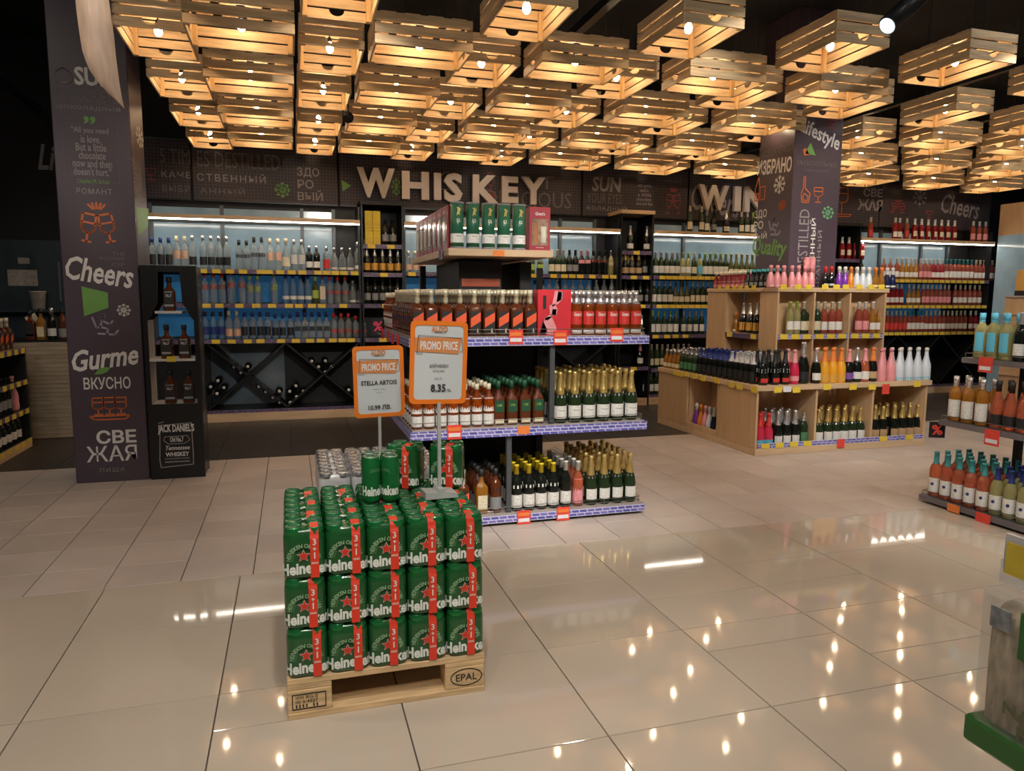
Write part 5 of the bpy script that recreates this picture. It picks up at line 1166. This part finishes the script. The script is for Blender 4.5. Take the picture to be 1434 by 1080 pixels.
lrow('v_dark','spirit_bottle','squat dark bottle on the lowest shelf',lin(6.55,7.40,8),.085); lrow('jw','whisky_bottle','whisky bottle with red diagonal label on the top board',lin(6.75,7.35,6),.90)
# plank counter
pcx0,pcx1,pcy=-2.75,-2.04,7.90
pk=E('plank_counter','counter clad in pale horizontal planks beyond the left column','counter',(0,0,0)); plm=mat('pale_plank',(.40,.33,.24),.6,var=.18,vscale=5,stretch=(1,8,8),rnd=.12)
O('core',bx(pcx0,pcx1-.01,pcy+.021,8.5,0,.93,black),pk)
me=bx(pcx0,pcx1,pcy,pcy+.02,0,.0385,plm,.002)
for k in range(23): O('plank',me,pk,(jit(.002),jit(.002),.004+k*.0402))
O('counter_top',bx(pcx0-.01,pcx1+.01,pcy-.01,8.5,.931,.945,blackm),pk)
for q,(px,k,l) in enumerate(((43,'jd','square whiskey bottle'),(58,'amberc','amber bottle with cream label'),(73,'v_dark','squat black bottle'),(88,'darkd','dark whisky bottle'))): bottle(k,'spirit_bottle',l+' on the plank counter',None,(PY(px,460,8.0)[0],8.0,.945),0,False,(1,1,1.1))
bc=E('dark_cabinet','dark blue-grey cabinet with paper notices behind the plank counter','cabinet',(-2.50,8.62,0)); cm=mat('blue_grey_cabinet',(.022,.034,.045),.35)
O('body',bx(-.36,.36,-.10,.20,.0,1.92,cm,.005),bc); O('notice',bx(-.20,.06,-.104,-.1005,1.46,1.62,mat('notice_paper',(.30,.28,.26),.6,var=.2,vscale=30)),bc); O('notice',bx(-.10,.0,-.104,-.1005,1.68,1.74,MATS['notice_paper']),bc); O('ledge',bx(-.30,.30,-.26,-.101,1.20,1.225,cm),bc); O('handle',bx(.25,.27,-.12,-.101,1.3,1.7,greym),bc)
bu=E('bucket','white bucket on the ledge of the dark cabinet','bucket',(PY(52,400,8.45)[0],8.44,1.226)); b=MB(); b.lathe([(.060,0),(.075,.17),(.080,.172),(.080,.182),(.072,.182),(.058,.01)],mat('bucket_white',(.42,.40,.38),.4),18); O('body',b.mesh(),bu); b=MB(); b.tube([(-.077,0,.165),(-.05,-.06,.11),(0,-.085,.09),(.05,-.06,.11),(.077,0,.165)],.003,wirem,5); O('handle',b.mesh(),bu)
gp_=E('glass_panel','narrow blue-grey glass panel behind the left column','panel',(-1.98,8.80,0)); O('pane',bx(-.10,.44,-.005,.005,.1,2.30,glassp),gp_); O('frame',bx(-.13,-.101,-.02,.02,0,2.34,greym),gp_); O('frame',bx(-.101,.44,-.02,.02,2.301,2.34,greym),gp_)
cs_=E('leaning_card','cream card leaning among bottles on the plank counter','card',(PY(55,445,8.15)[0],8.16,.985)); O('card',bx(-.05,.05,0,.004,0,.22,LB['cream']),cs_,rot=(R(-14),R(-28),0))
lw=E('letter_sign','faint script letter on the dark wall behind the left column','letter sign',(0,0,0)); tbox(lw,'Li',(52,202,78,238),8.84,chalk,.02,.3,name='letter',depth=.015,lift=.0)
# ================================================================ FOREGROUND BAG
bagx=.95
bg=E('loofah_bag','clear bag of natural fibre with green label and base hanging at the shelf end','bag',(bagx,.60,.74)); fib=mat('fibre',(.52,.42,.28),.85,var=.35,vscale=30,stretch=(1,3,1),bump=.6)
b=MB(); b.lathe([(.024,.03,.4),(.036,.034,.4),(.037,.12,.4),(.036,.185,.4),(.026,.21,.4)],fib,16); fm=b.mesh()
for q,yy in enumerate((.125,.05,-.025)): O('fibre_roll',fm,bg,(.03,yy-.0,.0))
flm=film('bag_film',(.75,.74,.70),.78)
O('film_sleeve',bx(-.012,.072,-.08,.172,.018,.228,flm,.008),bg); O('film_header',bx(.026,.034,-.08,.174,.229,.262,film('bag_header',(.7,.7,.68),.65)),bg)
gl=mat('bag_green',(.045,.19,.035),.4); O('green_base',bx(-.016,.076,-.084,.180,-.012,.030,gl,.006),bg); O('green_label',bx(-.0165,-.0130,-.08,.105,.150,.215,gl),bg)
O('stamp',bx(-.0150,-.0130,.120,.150,.178,.208,mat('stamp_grey',(.30,.32,.33),.5,var=.5,vscale=60)),bg)
for s_,z_,w_,y_ in (('NATURAL',.072,.13,.055),('FIBER',.046,.095,.050)): O('lettering',tmesh(s_,mat('bag_print',(.16,.19,.10),.5),w_,.019,.02),bg,(-.0150,y_,z_),(0,0,-math.pi/2))
ht=E('hook_shelf','shelf hook rail with yellow price tag above the bag','rail',(bagx+.03,.60,1.0)); b=MB(); b.tube([(0,.15,.0),(0,-.5,.02)],.004,wirem,6); O('rail',b.mesh(),ht); O('price_tag',bx(-.045,-.043,-.12,.135,.0,.045,tagy),ht); O('tag_holder',bx(-.042,-.036,-.12,.140,.0,.055,mat('clear_plastic',(.6,.6,.62),.2)),ht); O('bracket',bx(-.04,.05,-.55,-.50,-1.0,.1,greym),ht)
# ================================================================ HANGING WOOD BLADE AND SPOTLIGHTS
LY=3.5; lf=E('hanging_wood_blade','curved tan wooden blade hanging from the ceiling before the left column','hanging panel',(0,0,0)); b=MB(); L_,R_=[],[]
for t in range(13):
    f=t/12; lx_=[(108,0),(110,20),(114,50),(118,75),(126,98),(138,116),(155,135),(172,150)]; rx_=[(152,0),(155,20),(159,50),(161,75),(164,98),(167,120),(170,138),(173,151)]
    def at(l,f):
        k=f*(len(l)-1); i=min(int(k),len(l)-2); g=k-i; return (l[i][0]+(l[i+1][0]-l[i][0])*g,l[i][1]+(l[i+1][1]-l[i][1])*g)
    L_.append(at(lx_,f)); R_.append(at(rx_,f))
P=[]
for (a,c),(d,e) in zip(L_,R_):
    xa,za=PY(a,c,LY); xb,zb_=PY(d,e,LY); P.append([(xa,LY-.03,za),((xa+xb)/2,LY-.05,(za+zb_)/2),(xb,LY+.0,zb_)])
P.insert(0,[(p_[0]-.02*(k==0),p_[1],p_[2]+.55) for k,p_ in enumerate(P[0])])
vs=[]; n=len(P)
for r_ in P: vs+=r_
vs2=vs+[(v[0],v[1]+.015,v[2]) for v in vs]; o3=3*n; fs=[]
for i in range(n-1):
    for k in range(2): a=i*3+k; fs+=[(a,a+3,a+4,a+1),(o3+a,o3+a+1,o3+a+4,o3+a+3)]
    for k in (0,2): a=i*3+k; fs.append((a,a+o3,a+3+o3,a+3))
b.faces(vs2,fs,mat('tan_veneer',(.66,.46,.33),.5,var=.2,vscale=6,stretch=(6,6,1)),True); O('blade',b.mesh(),lf)
tx_=P[0][1]; b=MB(); b.tube([(tx_[0],tx_[1],tx_[2]),(tx_[0],tx_[1],4.0)],.003,blackm,5); O('cord',b.mesh(),lf)
def aim(o,d): o.rotation_euler=Vector(d).to_track_quat('-Z','Y').to_euler()
def spot(label,loc,target,watt,ztrack,group=None,size=.05,length=.2,ang=58,col=(1,.93,.83),lens=None):
    o=E('track_spotlight',label,'spotlight',loc,0,group); d=(Vector(target)-Vector(loc)).normalized(); q=d.to_track_quat('-Z','Y').to_euler()
    b=MB(); b.lathe([(size*.86,-.0),(size,.0),(size,length),(size*.7,length+.015),(0,length+.016)],blackm,16); O('housing',b.mesh(),o,rot=q)
    b=MB(); b.lathe([(0,-.004),(size*.82,-.004),(size*.82,-.0005)],lens or spotm,16); O('lens',b.mesh(),o,rot=q)
    top=Vector((0,0,0))-d*(length*.6); b=MB(); b.tube([tuple(top),tuple(top+Vector((0,0,max(.03,ztrack-loc[2]-top.z))))],.009,blackm,6); O('stem',b.mesh(),o)
    if watt:
        l=bpy.data.lights.new('spot','SPOT'); l.energy=watt; l.spot_size=R(ang); l.spot_blend=.6; l.shadow_soft_size=.05; l.color=col
        lo=bpy.data.objects.new('spot_light',l); COL.objects.link(lo); lo.parent=o; lo.location=tuple(d*.012); lo.rotation_euler=q
sp=(2.03,2.2,2.326); spot('long black cylinder spotlight with lit lens below the perforated tray',sp,(sp[0]-.761,sp[1]+.073-.1,sp[2]-.65),0,3.2,None,.034,.24,lens=mat('spot_lens',(.8,.9,1),.4,emit=1.6,ecol=(.8,.95,1),var=0))
spot('small black spotlight clipped under a crate lamp',(.484,6.20,2.80),(.40,5.0,2.5),0,2.909,None,.046,.07,lens=blackm)
LAMPS=[(.2,1.15,(.3,2.5,.4),1.1,62,3.1),(1.0,1.6,(1.05,4.2,1.15),2.2,46,3.1),(1.9,1.9,(1.85,4.2,1.0),2.2,46,3.1),(1.4,.9,(1.4,4.2,.5),1.6,34,2.9),(2.9,2.6,(4.4,5.5,.9),1.5,50,3.1),(3.7,2.6,(5.2,5.5,.9),1.5,50,3.1),  # unseen spots added above the view to light floor, islands and back wall
 (-.8,1.8,(-1.2,5.9,1.2),.7,44,3.1),(2.4,1.4,(4.2,3.4,.6),1.8,50,3.1),(-.6,.6,(-.8,2.4,0),.6,75,3.1),(1.6,.2,(2.0,1.7,0),.6,80,3.1),(3.2,.6,(3.2,2.6,0),.6,78,3.1),(.3,-.5,(.3,2.4,.5),.8,50,3.1),
 (.6,2.5,(-.2,8.6,1.3),2.1,36,2.9),(2.6,2.6,(2.6,8.6,1.6),1.4,36,2.9),(4.4,2.7,(5.6,8.6,1.5),2.2,36,2.9),(6.2,2.9,(8.8,8.6,1.4),2.7,38,2.9),(-1.6,2.5,(-2.4,7.9,.9),.45,36,2.9)]
for i,(x_,y_,tg,ww,an,zl) in enumerate(LAMPS):
    spot('unseen black track spotlight added over the aisle to light floor and shelves',(x_,y_,zl),tg,SPOT_W*ww,3.25 if y_<3 else 4.0,'added aisle track spotlights',.045,.16,an)
for i,(x_,y_) in enumerate(((-2,.8),(0,-.8),(2.4,-.8),(5.2,.8),(5.6,2.8),(8.2,3.0),(-2.8,3.2))):  # unseen downlights added as general fill for the room
    o=E('added_downlight','round unseen downlight added to brighten the front aisle','ceiling lamp',(x_,y_,3.985),0,'added front aisle downlights'); b=MB(); b.lathe([(.10,.0),(.11,.0),(.11,.014),(.10,.014)],blackm,18); O('trim_ring',b.mesh(),o); b=MB(); b.lathe([(0,.004),(.099,.004),(.099,.012)],spotm,18); O('diffuser',b.mesh(),o)
    l=bpy.data.lights.new('downlight','AREA'); l.shape='DISK'; l.size=.19; l.energy=DOWN_W; l.color=(1,.92,.82); lo=bpy.data.objects.new('downlight',l); COL.objects.link(lo); lo.parent=o; lo.location=(0,0,-.002)
